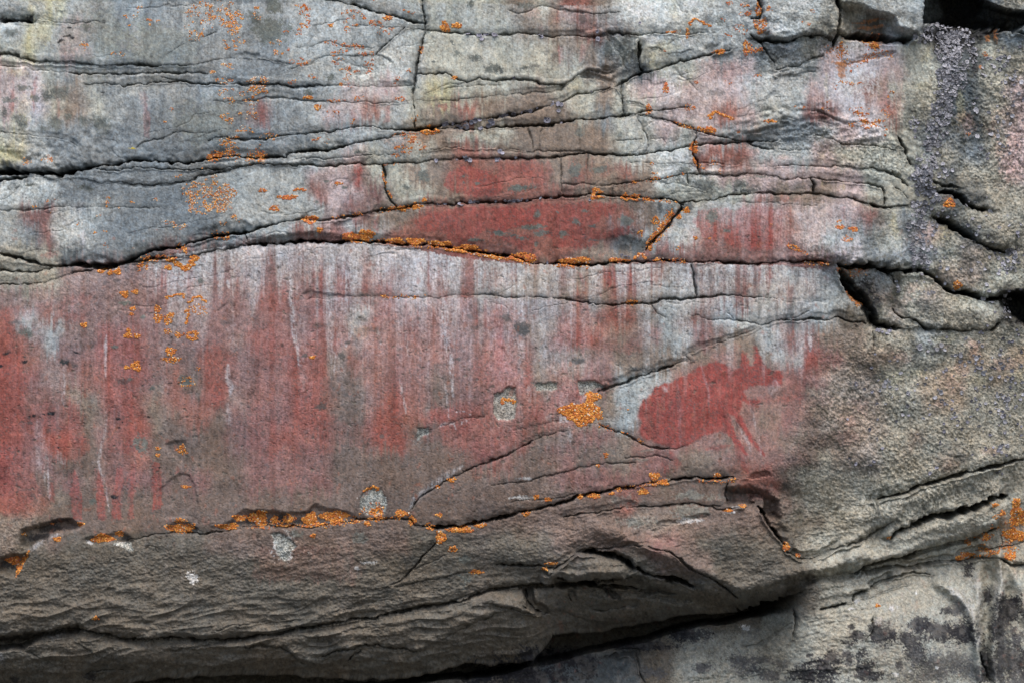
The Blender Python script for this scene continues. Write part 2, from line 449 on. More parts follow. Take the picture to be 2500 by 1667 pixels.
# slabs: seed points; grow until they meet at the cracks
SL = []
def slab(seeds, off, rough, name, cat, label):
    SL.append((pts(seeds), off, rough, name, cat, label))
R_ = 'rock_slab'
slab('@px 800,950 300,900 1300,800 1200,1150 1500,660 500,1100 100,800 1000,650 1150,1200', 0, .35, 'cliff_rock', 'rock', 'widest smooth rock panel in the middle, stained red with long white runs')
slab('@px 1700,950 1650,1100 1850,1000 1900,850 1560,930', 2, .35, 'cliff_rock', 'rock', 'smooth rock panel carrying the solid red painted animal')
slab('@px 1900,680 1800,660 1960,700', -2, .35, R_, 'rock', 'grey and mauve streaked block with a rounded right end beside the dark slanting cleft')
slab('@px 1700,760 1850,740 1600,790', -1, .4, R_, 'rock', 'thin grey pink wedge of rock above the long diagonal crack')
slab('@px 2000,820 2060,850', 0, .7, R_, 'rock', 'small rough brown block right of the painted panel, below the rounded block end')
slab('@px 2200,1050 2050,1150 2350,950 2400,1050 1980,1200 2100,900', -6, 1.0, 'rock_wall', 'rock', 'broad rough olive rock face dotted with grey lichen right of the painted panel')
slab('@px 500,1380 150,1350 800,1330 300,1480 700,1450 60,1480', 4, 1.0, R_, 'rock', 'big rough brown slab below the long line of orange lichen at lower left')
slab('@px 1200,1380 1350,1300 1100,1300 1000,1450 1550,1270', 2, .95, R_, 'rock', 'rough brown slab to the right of the slanting crack under the orange lichen')
slab('@px 1250,1250 1400,1225 1480,1210', -4, .7, R_, 'rock', 'thin flaking brown strip directly under the red panel at the lower middle')
slab('@px 1680,1200 1620,1210', 6, .4, R_, 'rock', 'flat grey oblong block just below the feet of the painted animal')
slab('@px 1700,1245 1650,1250', 0, .6, R_, 'rock', 'thin pale edged sliver of rock under the flat oblong block')
slab('@px 1850,1330 1750,1330 1700,1400 2000,1390', 24, .95, R_, 'rock', 'large rounded brown block at lower right of centre above the dark hollow')
slab('@px 1440,1380 1480,1375', 40, .7, 'boulder', 'rock', 'rounded oval boulder lodged under the curved arch of rock')
slab('@px 1620,1360 1700,1430 1560,1395', 26, .9, R_, 'rock', 'curved ridge of rock arching over the oval boulder')
slab('@px 700,1580 400,1600 1000,1550 1250,1500 100,1600 1100,1480', 2, 1.0, R_, 'rock', 'long dark folded slab along the bottom left above the black gap')
slab('@px 1400,1490 1600,1480 1480,1500', -50, .6, 'rock_recess', 'rock', 'flat shaded recess wall beneath the oval boulder')
slab('@px 1700,1600 1850,1580 1880,1530 1650,1640', 0, 1.0, 'boulder', 'rock', 'pale rough boulder at the bottom left of the upright crack under the black gap')
slab('@px 2050,1560 2000,1480 2100,1620', 2, .9, R_, 'rock', 'pale grey green rock with black blotches at the bottom right of the upright crack')
slab('@px 2250,1450 2300,1550 2350,1620 2200,1600', 6, .8, 'boulder', 'rock', 'smooth rounded pale boulder with a broad black stain at the bottom right')
slab('@px 2400,1500 2390,1600', 8, .6, R_, 'rock', 'narrow upright fluted rib of pale rock at the bottom right')
slab('@px 2470,1450 2470,1600', 4, .8, R_, 'rock', 'dark stained rock in the bottom right corner behind the fluted rib')
slab('@px 2250,1220 2350,1190 2150,1250', 14, 1.0, R_, 'rock', 'tilted olive ledge between two long slanting cracks on the right')
slab('@px 2200,1320 2300,1290 2400,1260', 14, .9, R_, 'rock', 'rounded slanting ledge directly under the thick black cleft at lower right')
slab('@px 2200,1370 2330,1340', -26, .9, R_, 'rock', 'thin dark layered ledge beneath the rounded slanting ledge')
slab('@px 2460,1260 2470,1320 2440,1340', 2, .8, R_, 'rock', 'broken rock at the right edge covered in bright orange lichen')
slab('@px 300,90 100,100 450,60 560,100', 0, .4, R_, 'rock', 'blue grey top left slab dotted with orange lichen specks')
slab('@px 80,20 20,25', -2, .5, R_, 'rock', 'pale yellowish strip above the black pit at the top left corner')
slab('@px 300,172 150,165 450,172', -3, .4, R_, 'rock', 'narrow grey strip between the two upper left cracks')
slab('@px 300,300 100,260 500,280 250,240', -1, .4, R_, 'rock', 'tall grey and cream slab with thin red streaks at the upper left')
slab('@px 90,375 30,370 150,380', 2, .6, R_, 'rock', 'low curved block above the widest black crack at the left edge')
slab('@px 480,405 380,405 560,400', 4, .6, R_, 'rock', 'lens shaped grey sliver inside the long black crack at the left')
slab('@px 350,435 450,438', 2, .5, R_, 'rock', 'thin grey layer just below the lens shaped sliver at the left')
slab('@px 250,540 100,520 500,500 40,450 400,560 560,520', 0, .45, R_, 'rock', 'grey slab with a white mineral stain and a fan of orange lichen left of centre')
slab('@px 60,645', -2, .6, R_, 'rock', 'small olive wedge at the left edge between two cracks')
slab('@px 100,675 180,665', -1, .6, R_, 'rock', 'flat olive grey sliver at the left edge touching the red panel')
slab('@px 500,590 420,615', 4, .7, R_, 'rock', 'narrow dark sliver carrying orange lichen above the arched crack')
slab('@px 780,480 700,460 870,460 620,500', 0, .4, R_, 'rock', 'pale grey and pink slab left of the short crooked upright crack')
slab('@px 1100,450 1000,450 1300,430', 1, .35, R_, 'rock', 'smooth slab with a faded red rectangle of paint right of the crooked upright crack')
slab('@px 700,570 760,560 650,580', 2, .6, R_, 'rock', 'wedge of rock overhanging the highest part of the arched crack')
slab('@px 1250,550 1100,560 1400,520 950,560', 0, .35, R_, 'rock', 'long slab with the brightest red smear, above the orange lichen crack')
slab('@px 1850,560 1700,600 1950,500 2000,530 1620,600', 1, .4, R_, 'rock', 'red and white streaked slab right of the lichen filled gully')
slab('@px 900,15 820,5', -2, .4, R_, 'rock', 'pale corner of rock above the slanting crack at the top centre')
slab('@px 800,90 700,60 880,60', 0, .4, R_, 'rock', 'pale blue grey slab speckled with orange under the slanting top crack')
slab('@px 970,120 990,150', 3, .35, R_, 'rock', 'pale triangular slab with a sharp left edge near the top centre')
slab('@px 850,190 700,180 950,190', -1, .5, R_, 'rock', 'grey slab crossed by fine orange lined fractures left of the triangle')
slab('@px 850,232 700,232 950,232', 0, .4, R_, 'rock', 'narrow grey strip with small red marks left of the long upright crack')
slab('@px 850,285 700,285 960,285', 0, .4, R_, 'rock', 'grey strip with three faded red bars left of the long upright crack')
slab('@px 850,335 750,350 950,325', 1, .45, R_, 'rock', 'grey tapering slab between two cracks that meet at the orange stain')
slab('@px 900,375 1000,380 700,385', 0, .5, R_, 'rock', 'thin pale strip above the crooked upright crack')
slab('@px 1250,50 1100,30 1350,60', 0, .4, R_, 'rock', 'cream and pink slab along the top edge right of the long upright crack')
slab('@px 1200,130 1100,130 1350,140 1420,160', 0, .35, R_, 'rock', 'broad cream slab with dark lichen spots at the upper centre')
slab('@px 1060,195 1030,195', 1, .4, R_, 'rock', 'small cream lens of rock beneath the broad cream slab')
slab('@px 1200,250 1100,240 1330,240', -1, .4, R_, 'rock', 'olive strip with two orange red smudges above the row of curled grey lichen')
slab('@px 1440,195 1460,200', 1, .4, R_, 'rock', 'small olive wedge below the broad cream slab')
slab('@px 1500,120 1520,170', -12, .7, 'rock_recess', 'rock', 'dark sunken rock in the notch between the cream slab and the pale block')
slab('@px 1650,120 1600,90 1620,160', 4, .5, R_, 'rock', 'pale greenish block right of the dark notch at the top')
slab('@px 1600,40 1700,50 1500,40', 2, .5, R_, 'rock', 'whitish slab at the top with dark speckles and orange dots')
slab('@px 1650,230 1750,220 1850,240 1600,200', 3, .45, R_, 'rock', 'pink and white block with red streaks under the slanting crack')
slab('@px 1450,260 1380,280', 1, .4, R_, 'rock', 'cream ended block wedged left of the pink and white block')
slab('@px 1300,340 1450,330 1350,330', 2, .4, R_, 'rock', 'long grey green block with a rounded right end at the upper centre')
slab('@px 1150,335 1230,340', 1, .4, R_, 'rock', 'squarish grey green block beneath the row of curled grey lichen')
slab('@px 1640,320 1620,340', 0, .45, R_, 'rock', 'triangular pale block pointing at the orange lined junction')
slab('@px 1600,385 1550,400 1650,380', 2, .45, R_, 'rock', 'white washed layered block left of the orange filled crack')
slab('@px 1400,420 1480,420', 0, .4, R_, 'rock', 'grey block with small red smears below the rounded grey green block')
slab('@px 1390,465 1450,465', -2, .5, R_, 'rock', 'thin shaded layer above the round orange lichen ring')
slab('@px 1560,460 1620,460 1650,475', 2, .6, R_, 'rock', 'broken pale block with cracked edges above the gully')
slab('@px 1800,380 1900,390 2000,390', 1, .45, R_, 'rock', 'pink grey layered slab at right of the orange filled crack')
slab('@px 1850,415 1950,418 2100,425', 2, .45, R_, 'rock', 'thin pinkish layer that bends down at its right end')
slab('@px 1850,450 1950,450', -2, .6, R_, 'rock', 'mottled dark grey block under the thin pinkish layer')
slab('@px 2070,465 2120,470', 4, .45, R_, 'rock', 'cream oblong block with a squared right end')
slab('@px 2190,480', 2, .5, R_, 'rock', 'small cream wedge next to the squared oblong block')
slab('@px 2000,330 1950,350 2100,350', -3, 1.0, R_, 'rock', 'rugged layered dark rock below the pinkish white panel')
slab('@px 2080,220 2000,230 2200,200 2150,260 1930,240', 2, .4, R_, 'rock', 'pinkish white panel with a rusty stain at the upper right')
slab('@px 1930,40 1970,80 1900,20', 26, .8, 'boulder', 'rock', 'grey blocky boulder at the top with lichen, left of the wedge shaped boulder')
slab('@px 1820,40 1810,90', 8, .6, R_, 'rock', 'grey rock with orange lichen rim at the top left of the blocky boulder')
slab('@px 1930,130 1900,150', 10, .9, R_, 'rock', 'rough shattered grey rock beneath the blocky boulder')
slab('@px 2150,50 2200,20 2100,10', 40, .7, 'boulder', 'rock', 'overhanging wedge shaped boulder with a rusty dark underside at the top right')
slab('@px 2350,40 2300,20', -60, .8, 'rock_recess', 'rock', 'black hollow between the boulders at the top right corner')
slab('@px 2470,15 2490,40', 10, .9, 'boulder', 'rock', 'speckled boulder in the top right corner above the black hollow')
slab('@px 2350,300 2300,200 2450,250 2400,400 2250,250', 0, 1.0, 'rock_wall', 'rock', 'rough right hand rock wall with dense black flake lichen')
slab('@px 2150,560 2250,600 2200,520 2100,600', -4, .7, R_, 'rock', 'grey green rock with a cream run between the red slab and the black cleft')
slab('@px 2000,625 2080,630 2160,625', 12, .9, R_, 'rock', 'bulging knotted grey rock above the start of the black cleft')
slab('@px 2350,520 2420,560 2320,500', 2, 1.0, R_, 'rock', 'tilted block between the two black clefts at right')
slab('@px 2380,650 2320,620 2430,690', 4, 1.0, R_, 'rock', 'big pale olive block below the second black cleft at right')
slab('@px 2290,750 2250,720', 6, 1.0, R_, 'rock', 'squarish pinkish block under the black cleft at right')
slab('@px 2390,780 2350,770 2430,780', 4, 1.0, R_, 'rock', 'low olive block right of the squarish pinkish block')
slab('@px 2150,720 2170,760 2110,690', -10, .9, R_, 'rock', 'grey rock with a pale run inside the slanting cleft')
slab('@px 2480,700 2470,640', -4, 1.0, R_, 'rock', 'dark lichen flecked rock at the right edge beside the black hole')

gs = 2
lu, lv = U[::gs], V[::gs]
lab = np.full((len(lv), len(lu)), -1, np.int16)
barrier = np.zeros(lab.shape, F)
bm = crack[::gs, ::gs]
# extra seams where one surface gives way to another without an open crack
EXTRA = ['@03 -900,720 0,690 100,680 240,510 380,400 640,380 700,400 760,410 940,410 1060,400',
         '@px -700,1268 0,1290 60,1255', '@px 1985,800 1975,900 1967,950 1943,1010 1920,1080 1900,1140 1893,1180',
         '@px 1985,800 2010,790', '@px 1640,1090 1600,1160', '@px 2005,800 2110,870 2090,930 2000,900',
         '@px 2130,1450 2140,1530 2120,1667', '@33 1720,820 1850,880 1930,1020 1950,1200 1980,1400 2000,1568 2050,1800',
         '@33 2150,560 2150,900 2110,1050 2090,1300 2110,1568 2110,1800', '@px 1950,1300 1890,1440 1930,1460', '@px 150,185 165,420 200,600']
del EXTRA[-1]
XB, YB = WU[::gs, ::gs], WV[::gs, ::gs]
def winl(x0, x1, y0, y1):
    return slice(np.searchsorted(lv, y0), np.searchsorted(lv, y1) + 1), slice(np.searchsorted(lu, x0), np.searchsorted(lu, x1) + 1)
for P, w in SEAMS + [(pts(e), 2.0) for e in EXTRA]:
    for i in range(len(P) - 1):
        p, q = P[i], P[i + 1]
        W = winl(min(p[0], q[0]) - 20, max(p[0], q[0]) + 20, min(p[1], q[1]) - 20, max(p[1], q[1]) + 20)
        d, t = seg_dist(XB[W], YB[W], p, q)
        barrier[W] = np.maximum(barrier[W], (d < max(2.6, .5*w)).astype(F))
blk = barrier > .5
for k, s in enumerate(SL):
    P = s[0]
    for x, y in P:
        i, j = np.searchsorted(lv, y), np.searchsorted(lu, x)
        lab[max(0, i - 1):i + 2, max(0, j - 1):j + 2] = k
for phase in (0, 1):
    for it in range(2600 if phase == 0 else 60):
        free = lab < 0
        if phase == 0: free &= ~blk
        if not free.any(): break
        changed = False
        for ax, sh in ((0, 1), (0, -1), (1, 1), (1, -1)):
            src = np.roll(lab, sh, ax)
            if ax == 0: (src.__setitem__((0 if sh == 1 else -1, slice(None)), -1))
            else: (src.__setitem__((slice(None), 0 if sh == 1 else -1), -1))
            m = free & (src >= 0) & (lab < 0)
            if m.any(): lab[m] = src[m]; changed = True
        if not changed: break
for it in range(4000):          # whatever is left
    free = lab < 0
    if not free.any(): break
    for ax, sh in ((0, 1), (0, -1), (1, 1), (1, -1)):
        src = np.roll(lab, sh, ax); m = (lab < 0) & (src >= 0); lab[m] = src[m]
ji = np.clip(np.arange(NV)[:, None] + (5*vn(14, 14, 36)).astype(int), 0, NV - 1); jj = np.clip(np.arange(NU)[None, :] + (5*vn(14, 14, 37)).astype(int), 0, NU - 1)
near = crack > .25
ji = np.where(near, np.arange(NV)[:, None], ji); jj = np.where(near, np.arange(NU)[None, :], jj)
LAB = lab[np.minimum(ji // gs, lab.shape[0] - 1), np.minimum(jj // gs, lab.shape[1] - 1)]

def blur(A, n):
    for _ in range(n):
        B = A.copy(); B[1:-1] = (A[:-2] + 2*A[1:-1] + A[2:]) / 4
        A = B; B = A.copy(); B[:, 1:-1] = (A[:, :-2] + 2*A[:, 1:-1] + A[:, 2:]) / 4; A = B
    return A
offs = np.array([s[1] for s in SL], F); rgh = np.array([s[2] for s in SL], F)
trg = np.random.default_rng(5); tl = trg.uniform(-.035, .035, (len(SL), 2)).astype(F); tl[0] = 0; tl[1] = (.01, .0)
cu = np.array([s[0][0, 0] for s in SL], F); cv = np.array([s[0][0, 1] for s in SL], F)
so = offs[LAB] + np.clip(tl[LAB, 0]*(UG - cu[LAB]) + 1.6*tl[LAB, 1]*(VG - cv[LAB]), -7, 7).astype(F); sb = blur(np.ascontiguousarray(so[::6, ::6]), 24)
sb = np.repeat(np.repeat(sb, 6, 0), 6, 1)[:NV, :NU]; sb = blur(sb, 10)
q_ = ss(.05, .5, crack); slab_off = blur(so, 5)*q_ + sb*(1 - q_)
ro = rgh[LAB]; rb = blur(np.ascontiguousarray(ro[::6, ::6]), 24)
rb = blur(np.repeat(np.repeat(rb, 6, 0), 6, 1)[:NV, :NU], 10); rough = blur(ro, 4)*q_ + rb*(1 - q_)

# broad form: (cx, cy, rx, ry, rotation deg, height)
BUMPS = """
2270,1200 200,22 -20 20
2290,1285 170,26 -20 34
2180,1335 150,16 -20 -14
1990,1405 150,22 -18 16
1330,1480 120,40 -14 12
1050,1590 160,26 -10 22
760,1605 120,22 -6 18
560,1620 90,18 -12 14
240,1600 150,26 12 20
1100,1540 130,14 -16 12
420,1575 90,10 -4 -8
1560,1500 160,16 -12 14
1440,1384 92,26 3 46
1250,1345 200,26 -6 10
1620,1352 170,16 24 30
1730,1330 150,60 10 22
1900,1300 110,150 0 26
1750,1420 180,40 25 14
1120,1500 200,60 -12 10
2060,622 90,28 8 26
2160,650 60,22 10 12
1930,50 110,60 0 20
1910,125 80,30 0 12
2320,1290 160,26 -18 18
2230,1215 190,24 -20 12
2170,1430 260,60 -18 -10
2235,1570 130,110 10 60
2385,1480 12,200 2 16
2435,1480 12,200 2 16
1990,1500 90,70 0 10
1560,45 160,40 0 6
1050,440 200,40 0 3
180,1500 200,40 -10 16
150,1590 260,60 -8 18
1350,1330 200,36 -14 8
2290,745 60,36 12 12
2390,770 70,24 8 10
2370,640 80,70 30 12
2380,530 90,30 35 8
1850,240 160,90 -10 8
640,400 100,10 -5 4
700,575 90,26 -8 8
1500,165 45,45 0 -12
1510,605 60,26 0 -14
1580,560 80,18 -48 -6
20,50 40,12 0 -14
70,54 20,12 0 -8
700,590 110,16 -6 -9
2120,850 70,50 0 8
1930,1215 90,30 25 -12
1880,1196 60,16 8 -12
110,1290 70,24 -25 -10
30,1370 40,24 0 -8
"""
for line in BUMPS.strip().splitlines():
    a = line.replace(',', ' ').split()
    cx, cy, rx, ry, rot, h = map(float, a)
    m = 2.6 * max(rx, ry)
    W = win(cx - m, cx + m, cy - m, cy + m)
    c, s_ = math.cos(math.radians(rot)), math.sin(math.radians(rot))
    dx, dy = WU[W] - cx, WV[W] - cy
    q = ((dx*c + dy*s_) / rx)**2 + ((-dx*s_ + dy*c) / ry)**2
    H[W] += h * np.exp(-q * .9)

CAV = """
70 8|@23 520,712 700,735 900,730 1050,708 1170,690 1240,740 1400,800 1500,850 1300,830 1150,790 900,770 600,765 500,750
260 7|@30 1520,-200 1520,190 1750,205 2250,245 2300,240 2350,220 2500,200 2500,120 2250,110 2100,60 1990,0 1990,-200
70 13|@30 840,60 1000,75 1150,140 1250,170 1280,240 1380,290 1450,300 1400,325 1250,325 950,300 840,285
100 7|@31 860,860 960,990 1090,1150 1150,1300 1260,1345 1150,1350 1070,1290 1010,1150 900,1040 860,950
150 10|@31 2160,1080 2300,1060 2400,1080 2400,1330 2300,1300 2230,1240 2180,1160
60 12|@22 1935,1330 2100,1315 2250,1370 2330,1430 2350,1568 2280,1568 2190,1490 2050,1440 1940,1436
110 10|@03 -300,1230 0,1200 250,1165 500,1130 630,1112 640,1128 500,1148 350,1170 250,1215 180,1275 100,1272 0,1285 -300,1310
60 16|@23 560,750 900,770 1200,800 1400,860 1800,880 2050,920 2000,960 1500,900 1150,850 900,840 700,800
60 8|@23 730,498 850,478 1000,495 1110,550 1180,630 1140,640 1080,570 950,535 850,508
0 12|@px -900,1690 200,1680 600,1644 900,1654 1032,1644 1136,1620 1300,1611 1340,1560 1453,1545 1587,1528 1677,1506 1796,1487 1889,1470 1900,1490 1766,1514 1677,1530 1587,1556 1468,1590 1349,1616 1200,1636 957,1664 600,1700 200,1740 -900,1760
0 10|@13 120,600 200,580 400,560 600,570 780,590 780,625 600,625 450,630 250,650 60,655
8 7|@11 150,620 300,590 450,570 640,570 780,605 700,632 450,632 250,652 60,655
9 5|@11 470,440 500,430 560,445 590,470 560,485 500,470
60 14|@33 380,760 560,690 800,640 1050,600 1040,650 900,690 700,700 500,770 450,840 380,850
14 7|@02 1000,1030 1000,1030 1001,1031
7 5|@02 1360,960 1420,920 1520,930 1530,1000 1500,1090 1400,1040
5 4|@02 1310,1330 1440,1220 1500,1195 1560,1210 1600,1300 1620,1500 1600,1568 1350,1560
6 4|@12 1410,825 1500,820 1500,860 1420,905
9 4|@12 2030,545 2090,520 2140,475 2210,500 2225,600 2200,740 2060,760 2015,700
6 4|@12 940,1370 1010,1300 1120,1320 1160,1400 1150,1520 1000,1530 930,1480
8 4|@13 200,340 280,330 420,440 330,560 280,550
6 4|@22 360,460 540,440 540,500 370,510
10 6|@22 700,450 850,440 930,480 1000,470 860,520 720,590
34 7|@03 180,310 400,250 600,240 660,270 620,300 450,330 330,390 250,450 180,420
34 7|@03 0,560 100,520 240,505 130,690 60,670 0,660
10 5|@03 700,400 760,370 940,340 1000,330 1100,400 1080,470 980,430 930,410 740,450
10 5|@03 1370,290 1450,260 1560,270 1620,310 1600,340 1400,345
12 6|@03 1800,290 1940,200 2000,160 2180,160 2350,180 2350,280 1900,298
12 6|@13 0,190 150,160 450,170 560,110 620,130 850,190 900,230 620,268 400,280 0,285
4 4|@11 460,1060 530,1040 700,1060 820,1085 500,1105
"""
for line in CAV.strip().splitlines():
    head, body = line.split('|'); d, sf = map(float, head.split())
    P = pts(body)
    if np.ptp(P[:, 0]) < 5: continue
    W, M = poly_mask(P, sf)
    H[W] -= d * M

# rounded lips: rock bulges out above the line and tucks under at it: height, reach | line
FOLDS = """
14 18|@03 0,1400 400,1370 800,1430 1300,1400 1800,1440 2100,1400
10 16|@13 0,1360 300,1380 700,1400 1100,1370 1400,1400
12 18|@03 -100,1500 300,1480 700,1500 1200,1480
8 14|@13 1000,1180 1300,1150 1600,1080
8 16|@03 300,900 700,960 1000,940
7 16|@13 200,860 500,900 900,850
20 42|@03 640,1130 850,1170 1170,1215 1500,1192 1820,1215 2100,1180 2350,1150 @13 600,1085 1000,1035 1400,965 1800,880 2100,785 2350,750
16 22|@13 -600,1300 0,1270 150,1260 300,1270 380,1330 460,1400
16 22|@13 620,1340 750,1290 880,1290 950,1250 1080,1240 1250,1270 1400,1290
18 24|@13 1450,1290 1600,1220 1750,1130 1900,1060 2050,990 2200,960
16 22|@23 0,905 120,950 250,990 420,1010
14 20|@03 640,1240 720,1310 800,1350 920,1385 1100,1400
14 22|@13 400,1180 700,1170 900,1120 1150,1090 1400,1060
20 30|@23 1450,490 1550,560 1650,640 1750,690 1850,740 1950,800 2020,860
34 40|@23 1180,640 1400,700 1550,740 1700,810 1850,865 2020,890 2200,830
16 16|@23 540,705 700,728 900,722 1050,700 1150,670
18 22|@23 560,990 800,1070 1000,1100 1300,1060
44 34|@33 1240,380 1350,300 1500,240 1620,195 1850,160 2000,120 2150,50
38 40|@33 930,660 1070,605 1350,540 1700,430 2000,340 2160,280
26 40|@33 500,548 720,500 930,430 1100,330 1260,240
22 50|@32 1150,1420 1500,1300 1700,1240 2000,1180 2250,1100 2500,1050
52 46|@33 0,850 300,765 500,700 800,610 1000,560
16 18|@33 1060,665 1200,635 1400,620 1550,590 1800,570
14 16|@33 950,850 1200,740 1450,650
18 26|@33 1820,580 2000,545 2180,550 2350,590
28 40|@31 1640,440 1750,480 1850,560 1950,630 2050,680 2220,710
32 42|@31 830,830 1150,845 1400,865 1520,885 1650,950 1800,1050 2050,1100 2200,1080
18 36|@31 1080,1250 1300,1345 1540,1355 1820,1385 2050,1360 2180,1280
20 34|@31 1560,200 1660,240 1850,290 1950,350 2100,400
36 55|@03 -600,1290 0,1230 250,1165 630,1120
12 20|@13 2050,590 2350,602 @23 430,615
6 14|@13 1240,770 1500,710 1750,670
14 26|@13 1550,430 1380,610 1230,740 1000,800
6 12|@22 150,1530 450,1465 700,1390 950,1340 1300,1270
15 28|@00 -600,1390 0,1405 350,1418 760,1370 1180,1315
10 24|@01 480,840 780,832 960,838 1130,770 1250,720
10 20|@11 150,650 450,637 700,635 900,630
22 26|@30 160,345 300,352 420,332 600,280
40 40|@30 830,290 950,305 1100,322 1400,328
"""
for line in FOLDS.strip().splitlines():
    head, body = line.split('|'); h_, La = map(float, head.split()); P = pts(body); m = 6*La
    W = win(P[:, 0].min() - m, P[:, 0].max() + m, P[:, 1].min() - m, P[:, 1].max() + m)
    yl = np.interp(U[W[1]], P[:, 0], P[:, 1])[None, :].astype(F)
    d = yl - WV[W]
    ex = np.maximum(0, np.maximum(P[0, 0] - U[W[1]], U[W[1]] - P[-1, 0]))[None, :]
    p_ = np.where(d > 0, (1 - np.exp(-d / (.22*La))) * np.exp(-d / La) * 1.5, 0) * np.clip(1 - ex/30, 0, 1) * (.8 + .35*vn(80, 60, 49)[W])
    H[W] += (h_ * p_).astype(F)
# upright ribs: height, half width | crest
for h_, w_, sline in [(34, 13, '@33 1650,760 1820,850 1930,1020 1970,1250 1990,1450 2050,1900'), (30, 11, '@33 2150,540 2155,800 2120,1050 2090,1350 2130,1900'),
                      (24, 16, '@33 2230,600 2330,800 2400,1100'), (-22, 14, '@33 2060,640 2050,900 2030,1200 2050,1500'), (-18, 12, '@33 2200,800 2190,1100 2200,1500')]:
    P = pts(sline); m = 4*w_
    W = win(P[:, 0].min() - m, P[:, 0].max() + m, P[:, 1].min() - m, P[:, 1].max() + m); best = np.full(WU[W].shape, 1e9, F)
    for i in range(len(P) - 1): best = np.minimum(best, seg_dist(WU[W], WV[W], P[i], P[i + 1])[0])
    H[W] += h_ * np.exp(-(best / w_)**2)

def curve(s, X):
    P = pts(s); return np.interp(X, P[:, 0], P[:, 1])
lip = curve('@px -900,1720 200,1672 600,1638 898,1650 1032,1641 1136,1617 1300,1608 1349,1553 1453,1542 1587,1525 1677,1501 1796,1483 1889,1466 1930,1455 2100,1405 2300,1330 2500,1290 4200,1200', U)
LIP = lip[None, :].astype(F)
YC = curve('@px -900,1590 0,1572 190,1540 253,1550 348,1562 506,1557 543,1562 734,1532 838,1523 931,1500 1076,1474 1180,1436 1300,1424 1500,1430 1750,1442 1900,1430 2000,1400 4200,1300', U)[None, :].astype(F)
roll = 1 - ss(1330, 1450, UG)
t1 = np.clip((VG - (YC - 230)) / 230, 0, 1); t2 = np.clip((VG - YC) / np.maximum(LIP - YC, 30), 0, 1.3)
above = VG < LIP + 10
# the foot of the cliff curls back under itself; below the gap the next rock leans out again
# upper slab bends back slowly; the lowest one rolls out again under the long crack, then curls under
und1 = -62 * t1**2
und2 = -150 * t2**1.8 + roll*(26*ss(0, .22, t2) - 8) - (1 - roll)*30*t2
under = und1 + np.where(t2 > 0, und2, 0)
fade = ss(1850, 2250, UG)
LOWE = curve('@px -900,1790 200,1735 600,1700 957,1668 1200,1636 1349,1610 1468,1586 1587,1556 1677,1530 1766,1514 1900,1492 2000,1470 4200,1470', U)[None, :].astype(F) + 7*vn(60, 60, 45) + 3*vn(16, 16, 46)
fade = ss(1830, 1990, UG)
H += np.where(VG < LIP + 6, under, -250 + .75*np.clip(VG - LOWE, 0, 130) + .35*np.clip(VG - LOWE - 130, 0, 500)) * (1 - fade)
WLIP = LIP + 6*vn(50, 50, 47) + 3*vn(14, 14, 48)
gap = ss(-3, 5, VG - WLIP) * (1 - ss(-10, 6, VG - LOWE)) * (1 - ss(1830, 1960, UG))
H -= 330 * gap
H += fade * (-60*ss(1100, 1330, VG - .0*UG) + .38*np.clip(VG - 1390, 0, 500))
H += blur((.10 * (UG - 2000) * ss(1990, 2100, UG) * 0).astype(F), 1)
# broad waves
H += 9*fbm(420, 240, 41, 2) + 4*fbm(150, 60, 43, 2) * (.4 + rough)
# top of the wall leans back a little
H -= .03 * np.clip(500 - VG, 0, 3000)
HB = blur(H[::1, ::1].copy(), 6)                        # smooth form only (used for placing)

# flaking texture
thr0 = fbm(16, 20, 89, 3)
th = math.radians(-9)
A1 = UG*math.cos(th) + VG*math.sin(th); A2 = -UG*math.sin(th) + VG*math.cos(th)
wv2 = 9*vn(70, 50, 51)
f1 = vnc(A1/42, (A2 + wv2)/13, 52); f2 = vnc(A1/17, (A2 + wv2)/6.0, 53); f3 = vnc(A1/7.5, A2/3.4, 54)
rid2 = 1 - np.abs(vnc(A1/46, (A2 + 2*wv2)/14, 56))
rid = 1 - np.abs(vnc(A1/90, (A2 + 2*wv2)/22, 55))
lowmask = ss(1180, 1330, VG + .08*(UG - 1200)) * (1 - ss(2050, 2300, UG))
pit = fil(18, 20, 60, 3, .7)
grain = fil(3.4, 3.4, 61)
steps = np.abs(((f1*1.2 + .6*f2) * 2.0) % 1.0 - .5)
rg = np.clip(rough - .35, 0, 1) / .65
H += (.32 + .7*rg) * grain
H += rg * lowmask * ss(.1, 1, t2) * (1.6*fil(12, 9, 77) + 4*vnc(A1/60, A2/9, 78))
H += rg * lowmask * (1.3*f1 + 1.3*f2 + 1.1*f3 + 1.2*steps)
H += lowmask * rg * ss(1360, 1520, VG) * (1 - ss(1250, 1500, UG)) * (9*rid**3 + 4*rid2**2 + 5*f1)
H += rg * (1 - lowmask) * (2.3*np.clip(.55 + .55*vn(130, 110, 58), .1, 1.3)*pit + 1.1*fil(7, 8, 66) + 6*fbm(70, 60, 67, 2) + 3.5*np.abs(vnc((UG + .3*VG)/70, (VG - .2*UG)/48, 64)))
H += rg * lowmask * (np.clip(.8 + .5*vn(150, 90, 57), .3, 1.4)*(1.5*fil(9, 7, 68) + 1.0*fil(16, 11, 63)) + 3*fbm(30, 18, 69, 2))
H += (1 - rg) * (.8*fbm(26, 30, 70, 3) + .35*fbm(7, 7, 73, 2))
# lower half of the main panel is finely pitted
pp = ss(820, 1000, VG) * (1 - ss(1500, 1900, UG))
H -= (1 - rg) * (.3 + pp) * 1.3 * ss(.75, 1.5, fil(6, 4.5, 75) + .25*vn(60, 60, 76))
